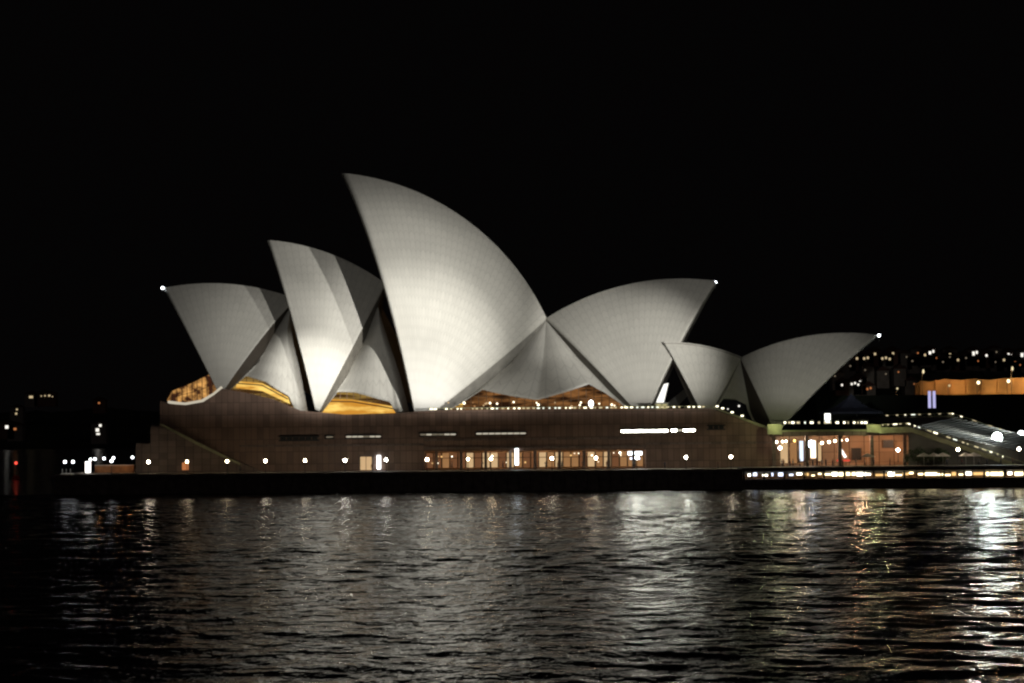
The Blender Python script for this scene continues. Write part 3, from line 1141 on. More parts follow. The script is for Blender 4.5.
# landing that joins terrace and steps
bm = bmesh.new()
v = [bm.verts.new(q) for q in ((B.x - 14, -4, 0), (NA.x, -5, 0), (FA.x, 66, 0), (B.x - 14, 66, 0))]
for q, z in zip(v, (NA.z, NA.z, FA.z, FA.z)): q.co.z = z
bm.faces.new(v)
mobj('landing', bm, M['forecourt'], st)
rnd = random.Random(21)
def rail_lights(path, Y, owner, gap=(2, 5)):
    for (ax_, ay), (bx2, by) in zip(path, path[1:]):
        x = ax_
        while x < bx2:
            w = rnd.choice([1.4, 2.2, 4])
            y = ay + (by - ay) * (x - ax_) / (bx2 - ax_)
            bm = bmesh.new()
            p, q = V(x, y, Y), V(min(x + w, bx2), y + (by - ay) * w / (bx2 - ax_), Y)
            tube(bm, [p, q], rnd.uniform(.08, .14), n=5)
            mobj('rail_light', bm, M[rnd.choice(RL)], owner)
            x += w + rnd.uniform(*gap) + (4 if rnd.random() < .18 else 0)


rail_lights([(882, 425), (908, 423.5), (1003, 456)], -5.6, st)
rail_lights([(886, 415.5), (952, 413.5), (1022, 436)], 66, st, (3, 8))
for path, Y, dy in (([(882, 424.6), (908, 423.2), (1075, 480)], -5.5, 3), ([(880, 415.2), (952, 413), (1110, 466)], 66.4, 3)):
    bm = bmesh.new()
    tube(bm, [V(x, y, Y) for x, y in path], .07, n=5)
    mobj('handrail', bm, M['olive'], st)

# ------------------------------------------------------------------ lower concourse bar at the water's edge
bar = empty('harbour_bar', (V(880, 475, -22).x, -22, 2), 'long low harbourside bar with a glowing strip of lights', 'bar')
x0, x1 = XR, V(1060, 475, -22).x
bm = bmesh.new()
box(bm, x0 + .01, x1, -24.5, -16, ZP - .35, ZP + .45)
mobj('roof', bm, M['paving'], bar)
bm = bmesh.new()
box(bm, x0 + .01, x1, -25, -16, -3, 1.75)
box(bm, x0 + .01, x1, -25.4, -25.01, 1.35, 1.85)
mobj('deck', bm, M['seawall'], bar)
bm = bmesh.new()
box(bm, x0 + .01, x1, -17, -16.2, 1.76, ZP - .36)
mobj('back_wall', bm, M['timber'], bar)
rnd = random.Random(4)
px = 748
while px < 1040:
    f = px
    if f < 800: w, mk, g = rnd.choice([2.5, 4, 5]), rnd.choice(['bar_c', 'bar_b', 'bar_c']), rnd.uniform(2, 6)
    elif f < 822: w, mk, g = rnd.choice([2, 3, 5]), rnd.choice(['bar_d', 'bar_a']), rnd.uniform(2, 4)
    else: w, mk, g = rnd.choice([4, 6, 9, 12]), rnd.choice(['bar_a', 'bar_b', 'bar_b', 'bar_a', 'bar_d']), rnd.choice([.6, .8, 1.5, 3, 5])
    bm = bmesh.new()
    h = rnd.uniform(.9, 3.6)
    yb = 477.6 - (px - 740) * .003
    dy_ = rnd.uniform(0, 3.6 - h)
    pbox(bm, px, yb - h - 1.4 - dy_, px + w, yb - 1.2 - dy_, -21 + rnd.uniform(-.8, .8), .15)
    mobj('lit_panel', bm, M[mk], bar)
    px += w + g
for k in range(16):
    px = 744 + k * 20
    bm = bmesh.new()
    p = V(px, 475, -24)
    box(bm, p.x - .16, p.x + .16, -24.2, -23.9, 1.76, ZP - .36)
    mobj('post', bm, M['metal'], bar)

# ------------------------------------------------------------------ lamps
def globe_lamp(gm, h=2.4, r=.31):
    root = empty('globe_lamp', (0, 0, 0), 'x', 'lamp post')
    bm = bmesh.new()
    lathe(bm, (0, 0, 0), [(.16, 0), (.16, .12), (.07, .2), (.055, h - r - .08), (.12, h - r)], 8)
    mobj('pole', bm, M['metal'], root)
    bm = bmesh.new()
    ball(bm, (0, 0, h), r, 14)
    mobj('globe', bm, gm, root)
    return root


proto = globe_lamp(M['globe'])
ORD = 'first second third fourth fifth sixth seventh eighth ninth tenth eleventh twelfth thirteenth fourteenth fifteenth sixteenth seventeenth'.split()
lamps = [148.5, 187, 227, 265.5, 305, 345, 386, 427, 468, 491, 552, 596, 637, 686, 731]
for i, x in enumerate(lamps):
    p = V(x, 460, -9)
    where = ('before the sloping stair flank' if i < 3 else 'before the blank podium wall' if i < 6 else
             'near the lit stage door' if i == 6 else 'before the lit restaurant windows' if i < 13 else 'below the ramp parapet')
    lab = 'globe lamp %s, %s along the promenade' % (where, ORD[i])
    if i == 0:
        o = proto; o.location = (p.x, -9, ZP); o['label'] = lab
    else:
        o = copy_tree(proto, (p.x, -9, ZP), lab)
    o['group'] = 'globe lamps along the promenade'
    sc1 = (1, .88, 1.05, .93, .9, 1.02, .86)[i % 7]
    o.scale = (sc1, sc1, 1)
    gl = [c for c in o.children if c.name.startswith('globe')][0]
    gl.material_slots[0].link = 'OBJECT'
    gl.material_slots[0].material = M[('globe', 'globe_b', 'globe', 'globe_c', 'globe_b', 'globe', 'globe_c')[(i * 3) % 7]]
for i, (x, y) in enumerate([(780, 448), (898, 450), (958, 449.5), (1019, 449)]):
    p = V(x, y, -12)
    o = copy_tree(proto, (p.x, -12, p.z - 2.4), ['globe lamp before the lit concourse shops', 'globe lamp before the pinkish concourse wall', 'globe lamp at the foot of the wide steps', 'globe lamp beside the dazzling floodlight'][i])
    o['group'] = 'globe lamps along the promenade'
# a footing block so the raised lamps stand on something
protow = globe_lamp(M['globe_w'], 2.6, .29)
left = [(65, 464, -12), (73, 464.5, -12), (90.5, 458.5, 20), (95, 457, 28), (104, 456, 36), (113.5, 454.5, 44), (132.5, 453, 50), (111.5, 463.5, -6)]
for i, (x, y, Y) in enumerate(left):
    p = V(x, y, Y)
    lab = '%s white globe lamp from the left on the dark northern point' % ORD[i] if i < 7 else 'white globe lamp before the low orange lit wall'
    h = p.z - ZP
    if i == 0:
        o = protow
    else:
        o = copy_tree(protow, (0, 0, 0), lab)
    o.location = (p.x, Y, ZP); o.scale = (1, 1, 1)
    o['label'] = lab
    o['group'] = 'white lamps on the northern point'
    o.location.z = ZP

# kiosk, low wall, platform on the northern point
kx = V(88, 466, -4)
ki = empty('ticket_kiosk', (kx.x, -4, ZP), 'narrow bright white lit kiosk column on the northern point', 'kiosk')
bm = bmesh.new()
box(bm, kx.x - .45, kx.x + .45, -4.45, -3.55, ZP + .2, ZP + 2.5)
mobj('lit_column', bm, emi('kiosk_column', (1, .98, .9), 4), ki)
bm = bmesh.new()
box(bm, kx.x - .7, kx.x + .7, -4.7, -3.3, ZP, ZP + .19)
box(bm, kx.x - .7, kx.x + .7, -4.7, -3.3, ZP + 2.51, ZP + 2.7)
mobj('canopy', bm, M['metal'], ki)
lw = empty('garden_wall', (V(115, 468, 3).x, 3, ZP), 'low orange lit wall running back from the kiosk', 'wall')
bm = bmesh.new()
box(bm, V(95, 468, 3).x, V(134, 468, 3).x, 3, 3.6, ZP, ZP + 1.5)
mobj('wall', bm, M['timber'], lw)
bm = bmesh.new()
box(bm, V(95, 468, 3).x, V(134, 468, 3).x, 2.7, 3.7, ZP + 1.51, ZP + 1.66)
mobj('coping', bm, M['white'], lw)
for x in (100, 118, 130):
    p = V(x, 465, 0)
    point('wall_washer', (p.x, .6, ZP + 1.9), 22, (1, .5, .2), .15)
bt = empty('ferry_pontoon', (V(70, 471, -18).x, -18, ZP), 'small pale pontoon at the edge of the northern point', 'pontoon')
bm = bmesh.new()
box(bm, V(62, 471, -18).x, V(72, 471, -18).x, -19, -16, ZP + .02, ZP + .4)
mobj('deck', bm, M['white'], bt)
bm = bmesh.new()
for x in (63, 67, 71): tube(bm, [(V(x, 471, -18).x, -18.5, ZP + .4), (V(x, 471, -18).x, -18.5, ZP + 1.3)], .06, n=5)
mobj('bollard', bm, M['white'], bt)
o = spot('pontoon_light', (V(66, 471, -18).x, -20, ZP + 4), (V(66, 471, -18).x, -17.5, ZP), 160, 80)

# forecourt floodlights
for i, (x, y, Y, r, lab) in enumerate([(997, 437.5, 20, 1.1, 'dazzling white floodlight mast beside the wide steps'), (1007, 453.5, -2, .85, 'bright floodlight mast at the foot of the wide steps'),
                                       (1021, 434, 70, .8, 'bright floodlight mast behind the far flank of the steps')]):
    p = V(x, y, Y)
    t = empty('floodlight_mast', (p.x, Y, ZP + .1), lab, 'floodlight', 'floodlight masts on the forecourt')
    bm = bmesh.new()
    tube(bm, [(p.x, Y + .9, ZP + .1), (p.x, Y + .9, p.z)], .14, .1, n=8)
    mobj('mast', bm, M['metal'], t)
    bm = bmesh.new()
    lathe(bm, (p.x, Y, p.z), [(r * 1.15, -.0), (r * 1.2, .1), (r * .6, .5)], 12)
    bmesh.ops.rotate(bm, cent=p, matrix=Matrix.Rotation(R_(-80), 3, 'X'), verts=bm.verts)
    h = mobj('lamp_head', bm, M['metal'], t)
    point('flood_spill', (p.x - 4, Y - 3, p.z + 3), (2600, 900, 2600)[i], (.9, 1, .92), .5)  # extra lamp set off the mast head, added to light the steps
    bm = bmesh.new()
    ball(bm, (p.x, Y - .15, p.z), r, 14)
    mobj('lens', bm, M['floodface'] if i == 0 else emi('flood_lens_small', (.9, 1, .97), 11), h)

# bright lamp on the concourse
p = V(591, 403.5, 8)
t = empty('concourse_lamp', (p.x, 8, ZT), 'bright white lamp on the concourse before the dim foyer glass', 'lamp')
bm = bmesh.new(); tube(bm, [(p.x, 8, ZT), (p.x, 8, p.z)], .08, n=6); mobj('pole', bm, M['metal'], t)
bm = bmesh.new(); ball(bm, p, .5, 12, 1.4); mobj('globe', bm, emi('concourse_globe', (.95, 1, .98), 9), t)
# small lights along the foyer foot
rnd = random.Random(31)
cand = empty('foyer_lights', (V(560, 408, 12).x, 12, ZT), 'scatter of small table lights before the dim foyer', 'lights')
for k in range(34):
    x = rnd.uniform(446, 640)
    if 583 < x < 599: continue
    p = V(x, rnd.uniform(402, 407.5), 12)
    bm = bmesh.new(); ball(bm, p, rnd.uniform(.14, .3), 8)
    mobj('light', bm, rnd.choice([M['win_b'], M['win_a'], M['railight'], M['win_d']]), cand)
cand['kind'] = 'thing'
# lit entrance block under the south foot
eb = empty('entrance_booth', (V(661, 407, 3).x, 3, ZT), 'small yellow lit booth under the south foot of the concert hall', 'booth')
bm = bmesh.new(); pbox(bm, 655.5, 403.5, 668, 410, 3, 2); mobj('booth_body', bm, M['olive'], eb)
bm = bmesh.new(); pbox(bm, 657, 404.3, 661, 408.5, 2.85, .1); pbox(bm, 662.5, 404.3, 666.5, 408.5, 2.85, .1); mobj('window', bm, emi('booth_glow', (1, .85, .4), .45), eb)
bm = bmesh.new(); pbox(bm, 654.5, 402.6, 669, 403.4, 2.6, 2.6); mobj('roof', bm, M['rim'], eb)

# hanging lamps in the concourse
for i, (x, y, r, g) in enumerate([(776.5, 442, .3, 0), (782.5, 441.5, .26, 0), (786, 441.3, .26, 0), (794.5, 440.8, .26, 1), (811, 444, .75, 2), (822, 443, .32, 0), (829, 442, .32, 0),
                                  (835, 441, .3, 0), (841, 440.4, .28, 0), (847, 440, .24, 0)]):
    p = V(x, y, -1)
    t = empty('pendant_lamp', (p.x, -1, ztt - .9), ['warm pendant lamp', 'golden pendant lamp', 'big blue white pendant lamp'][g] + ' under the terrace, %s from the left' % ORD[i],
              'pendant lamp', 'pendant lamps under the terrace')
    bm = bmesh.new(); tube(bm, [(p.x, -1, ztt - .9), (p.x, -1, p.z)], .03, n=5); mobj('cord', bm, M['metal'], t)
    bm = bmesh.new(); ball(bm, p, r, 12); mobj('globe', bm, [emi('pendant_warm', (1, .85, .62), 9), emi('pendant_gold', (1, .6, .15), 5), emi('pendant_blue', (.72, .85, 1), 12)][g], t)
for x, e, c in ((800, 900, (1, .75, .5)), (860, 1000, (1, .55, .32)), (905, 1000, (1, .58, .35)), (940, 300, (1, .62, .4))):
    p = V(x, 447, 0); point('concourse_fill', (p.x, 0, ztt - 1.6), e, c, .3)  # unseen fill lamps added to brighten the concourse wall
# slanted red and white sign
p = V(842, 453, 0)
t = empty('slanted_banner', (p.x, 0, ZP + .1), 'slanting white banner above a red glowing base', 'banner')
bm = bmesh.new(); pprism(bm, [(839, 449), (841.5, 448), (847, 457), (844.5, 458)], 0, .2); mobj('cloth', bm, emi('banner_glow', (1, .9, .85), 1.8), t)
bm = bmesh.new(); pbox(bm, 837, 459.5, 850, 461.5, 0, .6); mobj('base', bm, emi('banner_base', (1, .12, .07), .7), t)
bm = bmesh.new(); tube(bm, [V(846, 466, .3), V(846, 458, .3)], .07, n=5); mobj('post', bm, M['metal'], t)
# lift kiosk on the terrace
p = V(828, 418, 10)
t = empty('lift_kiosk', (p.x, 10, ztt), 'narrow white lit lift box on the terrace', 'kiosk')
bm = bmesh.new(); pbox(bm, 825.5, 413.5, 830.5, 423, 10, 1.2); mobj('lit_glass', bm, emi('lift_glass', (.98, 1, .9), 2.2), t)
bm = bmesh.new(); pbox(bm, 825, 412.8, 831, 413.4, 9.9, 1.4); mobj('roof', bm, M['metal'], t)
# marquee
t = empty('marquee', (V(850, 412, 50).x, 50, 14), 'dark blue pointed marquee beyond the terrace', 'marquee')
pk = V(851, 394, 50); zb = V(851, 414, 50).z
bm = bmesh.new()
lathe(bm, (pk.x, 50, 0), [(7.6, zb), (7.5, zb + .5), (4.2, zb + 1.5), (1.5, zb + 3.4), (.1, pk.z)], 8)
mobj('canopy', bm, M['canvas'], t)
bm = bmesh.new()
for k in range(8):
    a = k * math.pi / 4
    tube(bm, [(pk.x + 7.4 * math.cos(a), 50 + 7.4 * math.sin(a), ztt), (pk.x + 7.4 * math.cos(a), 50 + 7.4 * math.sin(a), zb)], .1, n=5)
mobj('poles', bm, M['metal'], t)
# twin lit banners
p = V(932, 400, 130)
t = empty('banner_pole', (p.x, 130, ZP), 'tall mast with twin bluish lit banners beyond the steps', 'banner')
bm = bmesh.new()
pbox(bm, 928.3, 391, 931, 408, 130, .3); pbox(bm, 933, 391, 935.6, 408, 130, .3)
mobj('banner', bm, M['banner'], t)
bm = bmesh.new(); tube(bm, [(p.x, 130.1, ZP), (p.x, 130.1, p.z + 2.5)], .12, n=6); mobj('mast', bm, M['metal'], t)

# ------------------------------------------------------------------ people
def make_person(pose, cloth, label):
    """one skinned body; pose 0 standing, 1 walking, 2 arms raised (taking a photo)"""
    s = .22 if pose == 1 else .09
    jo = {'pel': (0, 0, .95), 'wst': (0, 0, 1.10), 'chs': (0, 0, 1.36), 'nck': (0, 0, 1.50), 'hd': (0, -.02, 1.60), 'top': (0, -.01, 1.72),
          'lh': (.10, 0, .90), 'rh': (-.10, 0, .90), 'lk': (.10, -s * .6, .50), 'rk': (-.10, s * .4, .50), 'la': (.10, -s, .09), 'ra': (-.10, s * 1.2, .10),
          'lt': (.10, -s - .17, .04), 'rt': (-.10, s * 1.2 - .16, .04),
          'ls': (.19, 0, 1.42), 'rs': (-.19, 0, 1.42)}
    if pose == 2:
        jo.update(le=(.25, -.18, 1.25), lw=(.08, -.38, 1.48), re=(-.25, -.18, 1.25), rw=(-.08, -.38, 1.48), lf=(.04, -.42, 1.55), rf=(-.04, -.42, 1.55))
    else:
        q = .18 if pose == 1 else .03
        jo.update(le=(.25, q * .5, 1.14), lw=(.26, -q * .3 - .06, .90), re=(-.25, -q * .5, 1.14), rw=(-.26, -q - .08, .92), lf=(.26, -q * .3 - .08, .80), rf=(-.26, -q - .11, .82))
    rad = dict(pel=(.15, .11), wst=(.13, .10), chs=(.16, .11), nck=(.055, .055), hd=(.085, .095), top=(.06, .07), lh=(.085, .09), rh=(.085, .09), lk=(.06, .065), rk=(.06, .065),
               la=(.04, .045), ra=(.04, .045), lt=(.035, .03), rt=(.035, .03), ls=(.06, .06), rs=(.06, .06), le=(.042, .042), re=(.042, .042), lw=(.028, .03), rw=(.028, .03), lf=(.03, .018), rf=(.03, .018))
    ed = 'pel-wst wst-chs chs-nck nck-hd hd-top pel-lh pel-rh lh-lk rh-rk lk-la rk-ra la-lt ra-rt chs-ls chs-rs ls-le rs-re le-lw re-rw lw-lf rw-rf'.split()
    ks = list(jo)
    me = bpy.data.meshes.new('person')
    me.from_pydata([jo[k] for k in ks], [tuple(ks.index(a) for a in e.split('-')) for e in ed], [])
    o = bpy.data.objects.new('tmp', me)
    COL.objects.link(o)
    sm = o.modifiers.new('s', 'SKIN')
    for k, sv in zip(ks, me.skin_vertices[0].data):
        sv.radius = rad[k]
        sv.use_root = k == 'pel'
    o.modifiers.new('d', 'SUBSURF').levels = 1
    dg = bpy.context.evaluated_depsgraph_get()
    m2 = bpy.data.meshes.new_from_object(o.evaluated_get(dg))
    bpy.data.objects.remove(o)
    m2.materials.clear()
    m2.materials.append(cloth); m2.materials.append(M['skin']); m2.materials.append(M['cloth0'])
    for p in m2.polygons:
        p.use_smooth = True
        z = p.center.z
        hand = abs(p.center.x) > .2 and z < .92 if pose != 2 else p.center.y < -.33
        p.material_index = 1 if (z > 1.5 or hand) else 2 if z < .92 else 0
    b = bpy.data.objects.new('person', m2)
    link(b)
    tag(b, label, 'person', 'people on the promenade')
    bm = bmesh.new()
    ball(bm, (0, .02, 1.67), .105, 10)
    hr = mobj('hair', bm, M['hair'])
    hr.parent = b
    return b


pp = [make_person(0, M['cloth1'], 'x'), make_person(1, M['cloth2'], 'x'), make_person(2, M['cloth3'], 'x')]
used = set()
spots = [(372, -6, 'beside the lit stage door'), (452, 3, 'by the first glowing restaurant windows'), (482, 2, 'by a column left of the lit pillar'), (503, 0, 'left of the white lit pillar'),
         (536, 3, 'behind a lamp before the glowing windows'), (546, -3, 'left of the group at the glowing windows'), (558, -2, 'in the middle of the group at the glowing windows'), (562, -4, 'right of the group at the glowing windows'),
         (583, 2, 'before the amber window bays'), (607, -2, 'at the end of the restaurant row'), (634, -3, 'beneath the white lit board'),
         (782, -10, 'at the left end of the concourse'), (783.5, -9, 'second from the left end of the concourse'), (793, -8, 'in front of the golden pendant'), (800, -10, 'left of the crowd at the bright opening'),
         (804, -7, 'in the crowd at the bright opening'), (808, -9, 'under the blue white pendant'), (813, -6, 'right below the blue white pendant'), (817, -10, 'right of the crowd at the bright opening'),
         (822, -7, 'under the row of warm pendants'), (826, -9, 'in the line below the warm pendants'), (833, -8, 'beside the slanting banner'), (856, -7, 'right of the red banner base'),
         (874, -9, 'before the pinkish wall'), (890, -8, 'left of the lamp at the pinkish wall'), (905, -10, 'right of the lamp at the pinkish wall'), (987, -14, 'near the foot of the steps'),
         (718, -12, 'alone under the ramp parapet'), (928, -14, 'under the left parasols'), (947, -12, 'beside the lamp at the steps'), (962, -14, 'between lamp and parasols at the steps'), (979, -11, 'just right of the rightmost parasol'), (1001, -12, 'below the bright floodlight mast'), (1013, -9, 'near the right edge of the forecourt'), (865, -11, 'under the lone pale parasol'), (843, -11, 'before the red banner base'), (790, -12, 'leaning near the second pendant lamp'), (240, -15, 'alone before the blank podium wall'), (665, -14, 'alone right of the lit board')]
for i, (x, Y, wh) in enumerate(spots):
    k = i % 3
    p = V(x, 465, Y)
    z = ZP if p.x < XR else ZP + .1
    lab = ['standing person in dark red top ', 'walking person in pale jacket ', 'person in dark blue holding up a camera '][k] + wh
    o = copy_tree(pp[k], (p.x, Y, z), lab) if k in used else pp[k]
    used.add(k)
    o.location = (p.x, Y, z)
    o.rotation_euler = (0, 0, random.uniform(-2.5, 2.5))
    o['label'] = lab

rnd = random.Random(12)
for i, x in enumerate((752, 771, 806, 838, 851, 874, 893, 905, 917, 941, 957, 972, 990, 1006)):
    k = i % 3
    p = V(x, 476, -22.6)
    lab = ['person in dark red top', 'person in pale jacket', 'person in dark blue holding a camera'][k] + ' on the bar deck, %s from left' % ORD[i]
    o = copy_tree(pp[k], (p.x, -22.6, 1.76), lab)
    o.rotation_euler = (0, 0, rnd.uniform(-3, 3))
    o['group'] = 'people on the harbour bar deck'

# ------------------------------------------------------------------ trees by the steps
def tree(p, h, r, lab, seed):
    rr = random.Random(seed)
    t = empty('small_tree', p, lab, 'tree', 'trees under the terrace')
    bm = bmesh.new()
    P_ = Vector(p)
    tube(bm, [P_, P_ + Vector((.1, 0, h * .3)), P_ + Vector((-.05, 0, h * .6))], .16, .07, n=6)
    for k in range(6):
        a = rr.uniform(0, 6.28)
        tube(bm, [P_ + Vector((0, 0, h * rr.uniform(.3, .5))), P_ + Vector((math.cos(a) * r * .7, math.sin(a) * r * .7, h * rr.uniform(.6, .85)))], .06, .02, n=4)
    mobj('trunk', bm, M['bark'], t)
    bm = bmesh.new()
    cl = [(Vector((rr.gauss(0, r * .45), rr.gauss(0, r * .45), h * rr.uniform(.42, .95))), rr.uniform(.3, .55) * r) for _ in range(11)]
    for _ in range(1300):
        c, cr_ = rr.choice(cl)
        q = P_ + c + Vector((rr.gauss(0, 1), rr.gauss(0, 1), rr.gauss(0, .8))).normalized() * cr_ * rr.uniform(.5, 1)
        s = rr.uniform(.08, .17)
        a = Vector((rr.gauss(0, 1), rr.gauss(0, 1), rr.gauss(0, 1))).normalized()
        b = a.orthogonal().normalized()
        c2_ = a.cross(b)
        bm.faces.new([bm.verts.new(q + b * s), bm.verts.new(q + c2_ * s * .6), bm.verts.new(q - b * s), bm.verts.new(q - c2_ * s * .6)])
    mobj('crown', bm, M['leaf'], t)


for i, (x, Y, h, r, lab) in enumerate([(918, -8, 3.4, 1.8, 'dark bushy tree right of the pinkish wall lamp'), (931, -6, 3.8, 2.0, 'tallest dark tree under the descending flank wall'),
                                       (944, -8, 3.0, 1.7, 'low dark tree left of the lamp at the steps'), (909, -4, 2.6, 1.4, 'smallest dark tree before the pinkish wall')]):
    p = V(x, 465, Y)
    tree((p.x, Y, ZP + .1), h, r, lab, 40 + i)

pr0 = empty('parasol', (0, 0, 0), 'x', 'parasol', 'parasols by the steps')
bm = bmesh.new(); tube(bm, [(0, 0, 0), (0, 0, 2.7)], .04, n=6); mobj('pole', bm, M['white'], pr0)
bm = bmesh.new(); lathe(bm, (0, 0, 0), [(1.55, 2.1), (1.5, 2.15), (.8, 2.5), (.05, 2.85)], 8); mobj('canopy', bm, M['canvas_w'], pr0)
bm = bmesh.new(); lathe(bm, (0, 0, 0), [(.35, 0), (.35, .1), (.08, .16)], 10); mobj('base', bm, M['metal'], pr0)
PS = [(924, -13, 'pale parasol between the dark trees and the quay'), (934, -14, 'second pale parasol from the left by the steps'), (943, -12, 'pale parasol left of the lamp at the steps'),
      (966, -13, 'pale parasol right of the lamp at the steps'), (974, -11, 'rightmost pale parasol under the descending flank wall'), (868, -13, 'lone pale parasol before the pinkish wall')]
for i, (x, Y, lab) in enumerate(PS):
    p = V(x, 465, Y)
    o = pr0 if i == 0 else copy_tree(pr0, (0, 0, 0), lab)
    o['label'] = lab
    o.location = (p.x, Y, ZP + .1)
for i, x in enumerate((938, 968)):
    p = V(x, 458, -10)
    point('terrace_light', (p.x, -15, ZP + 3.4), 45, (1, .85, .65), .2)

# ------------------------------------------------------------------ far shores
def hill(name, x0, x1, y0, y1, hf, label, nx=90, ny=24):
    verts = []
    for j in range(ny + 1):
        for i in range(nx + 1):
            x = x0 + (x1 - x0) * i / nx
            y = y0 + (y1 - y0) * j / ny
            verts.append((x, y, hf(x, y, j / ny)))
    f = [(j * (nx + 1) + i, j * (nx + 1) + i + 1, (j + 1) * (nx + 1) + i + 1, (j + 1) * (nx + 1) + i) for j in range(ny) for i in range(nx)]
    me = bpy.data.meshes.new(name)
    me.from_pydata(verts, [], f)
    me.materials.append(M['hill'])
    o = link(bpy.data.objects.new(name, me))
    tag(o, label, kind='structure')
    return o


def hR(x, y, t):
    n = noise.noise(Vector((x * .012, y * .012, 3))) * 12 + noise.noise(Vector((x * .05, y * .05, 5))) * 5
    e = min(1, max(0, (x - 120) / 200))
    return -4 + (6 + min(1, t * 1.35) * 66 + n * min(1, t * 4)) * (.35 + .65 * e)


def hL(x, y, t):
    n = noise.noise(Vector((x * .008, y * .008, 9))) * 10 + noise.noise(Vector((x * .04, y * .04, 5))) * 4
    return -4 + 5 + min(1, t * 1.5) * 34 + n * min(1, t * 4)


hill('hill', 100, 1200, 620, 1300, hR, 'dark wooded hill beyond the steps')
hill('far_shore', -1100, 100, 1150, 1900, hL, 'low dark shore north of the harbour')

# sandstone quay wall lit orange
q0, q1 = V(916, 390, 560), V(1060, 390, 560)
zq0, zq1 = V(970, 397, 560).z, V(970, 379, 560).z
qw = empty('sandstone_wall', (q0.x, 560, zq0), 'long sandstone wall glowing orange under street lamps beyond the steps', 'wall')
bm = bmesh.new()
pr = [(916, 383), (922, 381), (930, 382), (945, 379), (960, 380), (975, 378.5), (990, 380), (1005, 378), (1060, 377), (1060, 398), (916, 398)]
pprism(bm, pr, 560, 3)
mobj('wall', bm, M['quaywall'], qw)
bm = bmesh.new()
for k in range(9):
    x = 920 + k * 15.5
    pbox(bm, x, 380, x + 1.1, 397.5, 559.2, .79)
mobj('buttress', bm, M['quaywall'], qw)
ql = sheet('embankment', [(q0.x - 60, 500), (q1.x + 60, 500), (q1.x + 60, 640), (q0.x - 60, 640)], zq0 + .3, M['hill'], 'dark embankment carrying the sandstone wall', 22)
for i, (x, y, hh, en, c) in enumerate([(922, 372, 9, 5000, (1, .6, .25)), (977, 383, 4, 12000, (1, .58, .22)), (1007, 381.5, 4, 14000, (1, .58, .22)), (1011, 369, 11, 8000, (1, .6, .25)), (948, 386, 4, 7000, (1, .5, .2)), (1040, 384, 4, 9000, (1, .5, .2)), (896, 389, 4, 900, (1, .4, .15))]):
    Y = 554
    en *= .42
    p = V(x, y, Y)
    t = empty('street_lamp', (p.x, Y, zq0 + .3), ['tall street lamp at the left end of the orange wall', 'bright street lamp before the middle of the orange wall', 'bright low street lamp before the right of the orange wall',
              'tall street lamp rising above the right of the orange wall', 'dim street lamp before the left half of the orange wall', 'street lamp at the far right of the orange wall', 'dim orange street lamp left of the orange wall'][i], 'street lamp', 'street lamps by the orange wall')
    bm = bmesh.new(); tube(bm, [(p.x, Y, zq0 + .3), (p.x, Y, p.z), (p.x + .5, Y - .6, p.z + .4)], .16, .1, n=6); mobj('pole', bm, M['metal'], t)
    bm = bmesh.new(); ball(bm, (p.x + .5, Y - .8, p.z + .2), .8 if i in (1, 2) else .5, 10, 1.1 if i not in (0, 3) else 2.2); mobj('lamp_head', bm, emi('street_lamp_glow', (1, .85, .5), 3.0 if i in (1, 2) else 1.1 if i in (0, 3) else .8), t)
    point('street_lamp_light', (p.x + .5, Y - 1.9, p.z + .2), en, c, .6)

# houses on the hills
def house(x, y, Y, wins, lab, group, w=11, h=6.5, wm='farwin', m='house_a', wy=0):
    p = V(x, y, Y)
    t = empty('house', (p.x, Y, p.z - h * .55), lab, 'house', group)
    zb, zt = p.z - h * .55 - 6, p.z + h * .45
    bm = bmesh.new()
    box(bm, p.x - w / 2, p.x + w / 2, Y, Y + 9, zb, zt)
    mobj('wall', bm, M[m], t)
    bm = bmesh.new()
    a = [(p.x - w / 2 - .5, zt + .01), (p.x + w / 2 + .5, zt + .01), (p.x, zt + 2.8)]
    prism(bm, a, Y - .5, Y + 9.5)
    mobj('roof', bm, M['roof'], t)
    for (dx, dz, ww, wh) in wins:
        bm = bmesh.new()
        box(bm, p.x + dx - ww / 2, p.x + dx + ww / 2, Y - .12, Y - .004, p.z + dz - wh / 2, p.z + dz + wh / 2)
        mobj('window', bm, M[wm], t)


g1 = 'lit houses on the southern hill'
hs = [(857, 358.5, 'farwin', 1), (866, 358.5, 'farwin', 2), (875, 354, 'farwin', 1), (886, 358.5, 'farwin', 3), (893, 353.5, 'farwin', 1), (925, 355, 'farwin', 1), (930, 352.5, 'farwin2', 2), (950, 353, 'farwin', 1),
      (958, 360, 'farwin', 1), (973.5, 353.5, 'farwin2', 2), (986.5, 355.5, 'farwin2', 1), (1004, 360, 'farwin', 1), (1008.5, 355, 'farwin2', 3), (1022, 355, 'farwin2', 2), (842, 385, 'farwin2', 1), (855, 384, 'farwin2', 3),
      (860, 380.5, 'farwin2', 1), (869, 389, 'farorange', 2)]
for i, (x, y, wm, n) in enumerate(hs):
    Y = 1000 if y < 370 else 700
    k = 1 if y < 370 else .7
    ws = [((j - (n - 1) / 2) * 2.7 * k, (0, .5, -.4)[j % 3], 1.5 * k, 1.7 * k) for j in range(n)]
    if n == 2 and wm == 'farwin2': ws = [(0, 0, 1.8, 2.8), (2.4, .8, 1.4, 2)]
    row = 'on the southern hill crest' if y < 370 else 'low on the southern hill'
    nn = i if i < 14 else i - 14
    lab = 'house with %s lit window%s %s, %s from left' % (['one', 'two', 'three'][n - 1], 's' if n > 1 else '', row, ORD[nn])
    house(x, y, Y, ws, lab, g1, 11 * k, 6 * k, wm, 'house_a' if i % 2 else 'house_b')
rnd = random.Random(77)
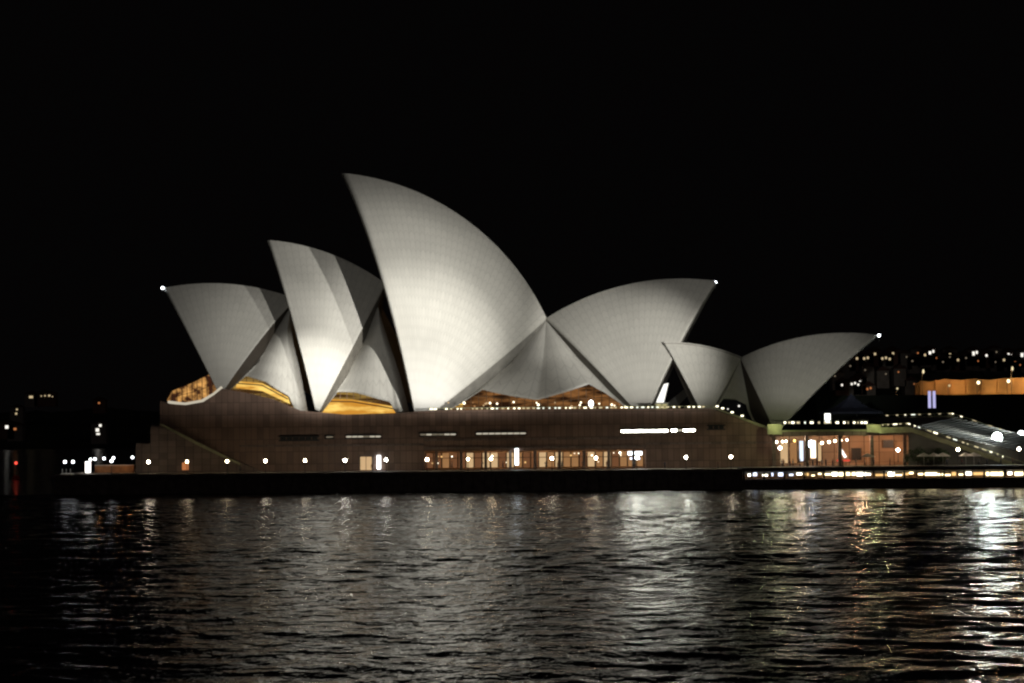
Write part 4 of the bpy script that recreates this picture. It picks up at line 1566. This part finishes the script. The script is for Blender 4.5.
extra = [(905, 357), (914, 361), (918, 353), (938, 358), (943, 362), (948, 357), (966, 358), (979, 361), (995, 352), (997, 362), (1014, 361), (1019, 365), (849, 366), (868, 370), (883, 374), (900, 372), (911, 384), (838, 376)]
for i, (x, y) in enumerate(extra):
    Y = 1000 if y < 368 else 700
    k = 1 if Y > 800 else .7
    house(x, y, Y, [(rnd.uniform(-2, 2), 0, rnd.uniform(.8, 1.3) * k, 1.1 * k)], 'house with one very dim window %s, %s such from left' % ('on the southern hill crest' if y < 368 else 'lower on the southern slope', ORD[i] if i < 12 else ORD[i - 12]),
          g1, 10 * k, 6 * k, rnd.choice(['fardim', 'fardim', 'farorange']), 'house_a')
g2 = 'lit houses on the northern shore'
hl = [(31, 397, 'farwin', [(0, 0, 3.6, 2.2)], 'distant house with one wide lit window at the top left'), (45, 396, 'farwin', [(-3.5, 0, 1.2, 1), (0, .2, 1.4, 1.2), (4, .3, 2, 1.6), (7, -.6, 1, 1)], 'long distant house with a row of four dim windows'),
      (16.5, 412, 'farwin', [(.4, 2.4, 1.5, 1.5), (-.3, -1.6, 1.8, 1.8)], 'tall distant house with two dim windows one above the other'),
      (6.8, 427, 'farwin2', [(0, 0, 2.6, 2.6)], 'distant house with one bright window at the left edge'), (15, 429, 'farorange', [(0, 0, 2.2, 1.8)], 'distant house with a dull orange window near the left edge'),
      (99, 403, 'farorange', [(0, 0, 1.8, 1.6)], 'distant house with one faint window left of the north shell'), (98.5, 429.5, 'farwin2', [(1.4, 3.2, 2, 2), (-.9, -.4, 2.6, 2.6), (-.3, -3.6, 2.8, 1.4)], 'distant house with a cluster of three lit windows left of the podium')]
for i, (x, y, wm, ws, lab) in enumerate(hl):
    house(x, y, 1130 if y > 415 else 1400, ws, lab, g2, 20 if i == 1 else 12, 10 if i in (2, 6) else 7, wm, 'house_b' if i % 2 else 'house_a')

# channel marker with red light
p = V(16, 463, 110)
t = empty('channel_marker', (p.x, 110, 0), 'channel marker with a small red light on the dark water', 'buoy')
bm = bmesh.new(); lathe(bm, (p.x, 110, -.8), [(1.1, 0), (1.2, .9), (.9, 1.5), (.3, 1.8)], 12); mobj('float', bm, M['red'], t)
bm = bmesh.new()
for a in (0, 2.1, 4.2): tube(bm, [(p.x + .7 * math.cos(a), 110 + .7 * math.sin(a), .8), (p.x, 110, p.z - .3)], .06, n=5)
mobj('frame', bm, M['red'], t)
bm = bmesh.new(); ball(bm, p, .38, 10); mobj('lamp', bm, M['redlight'], t)
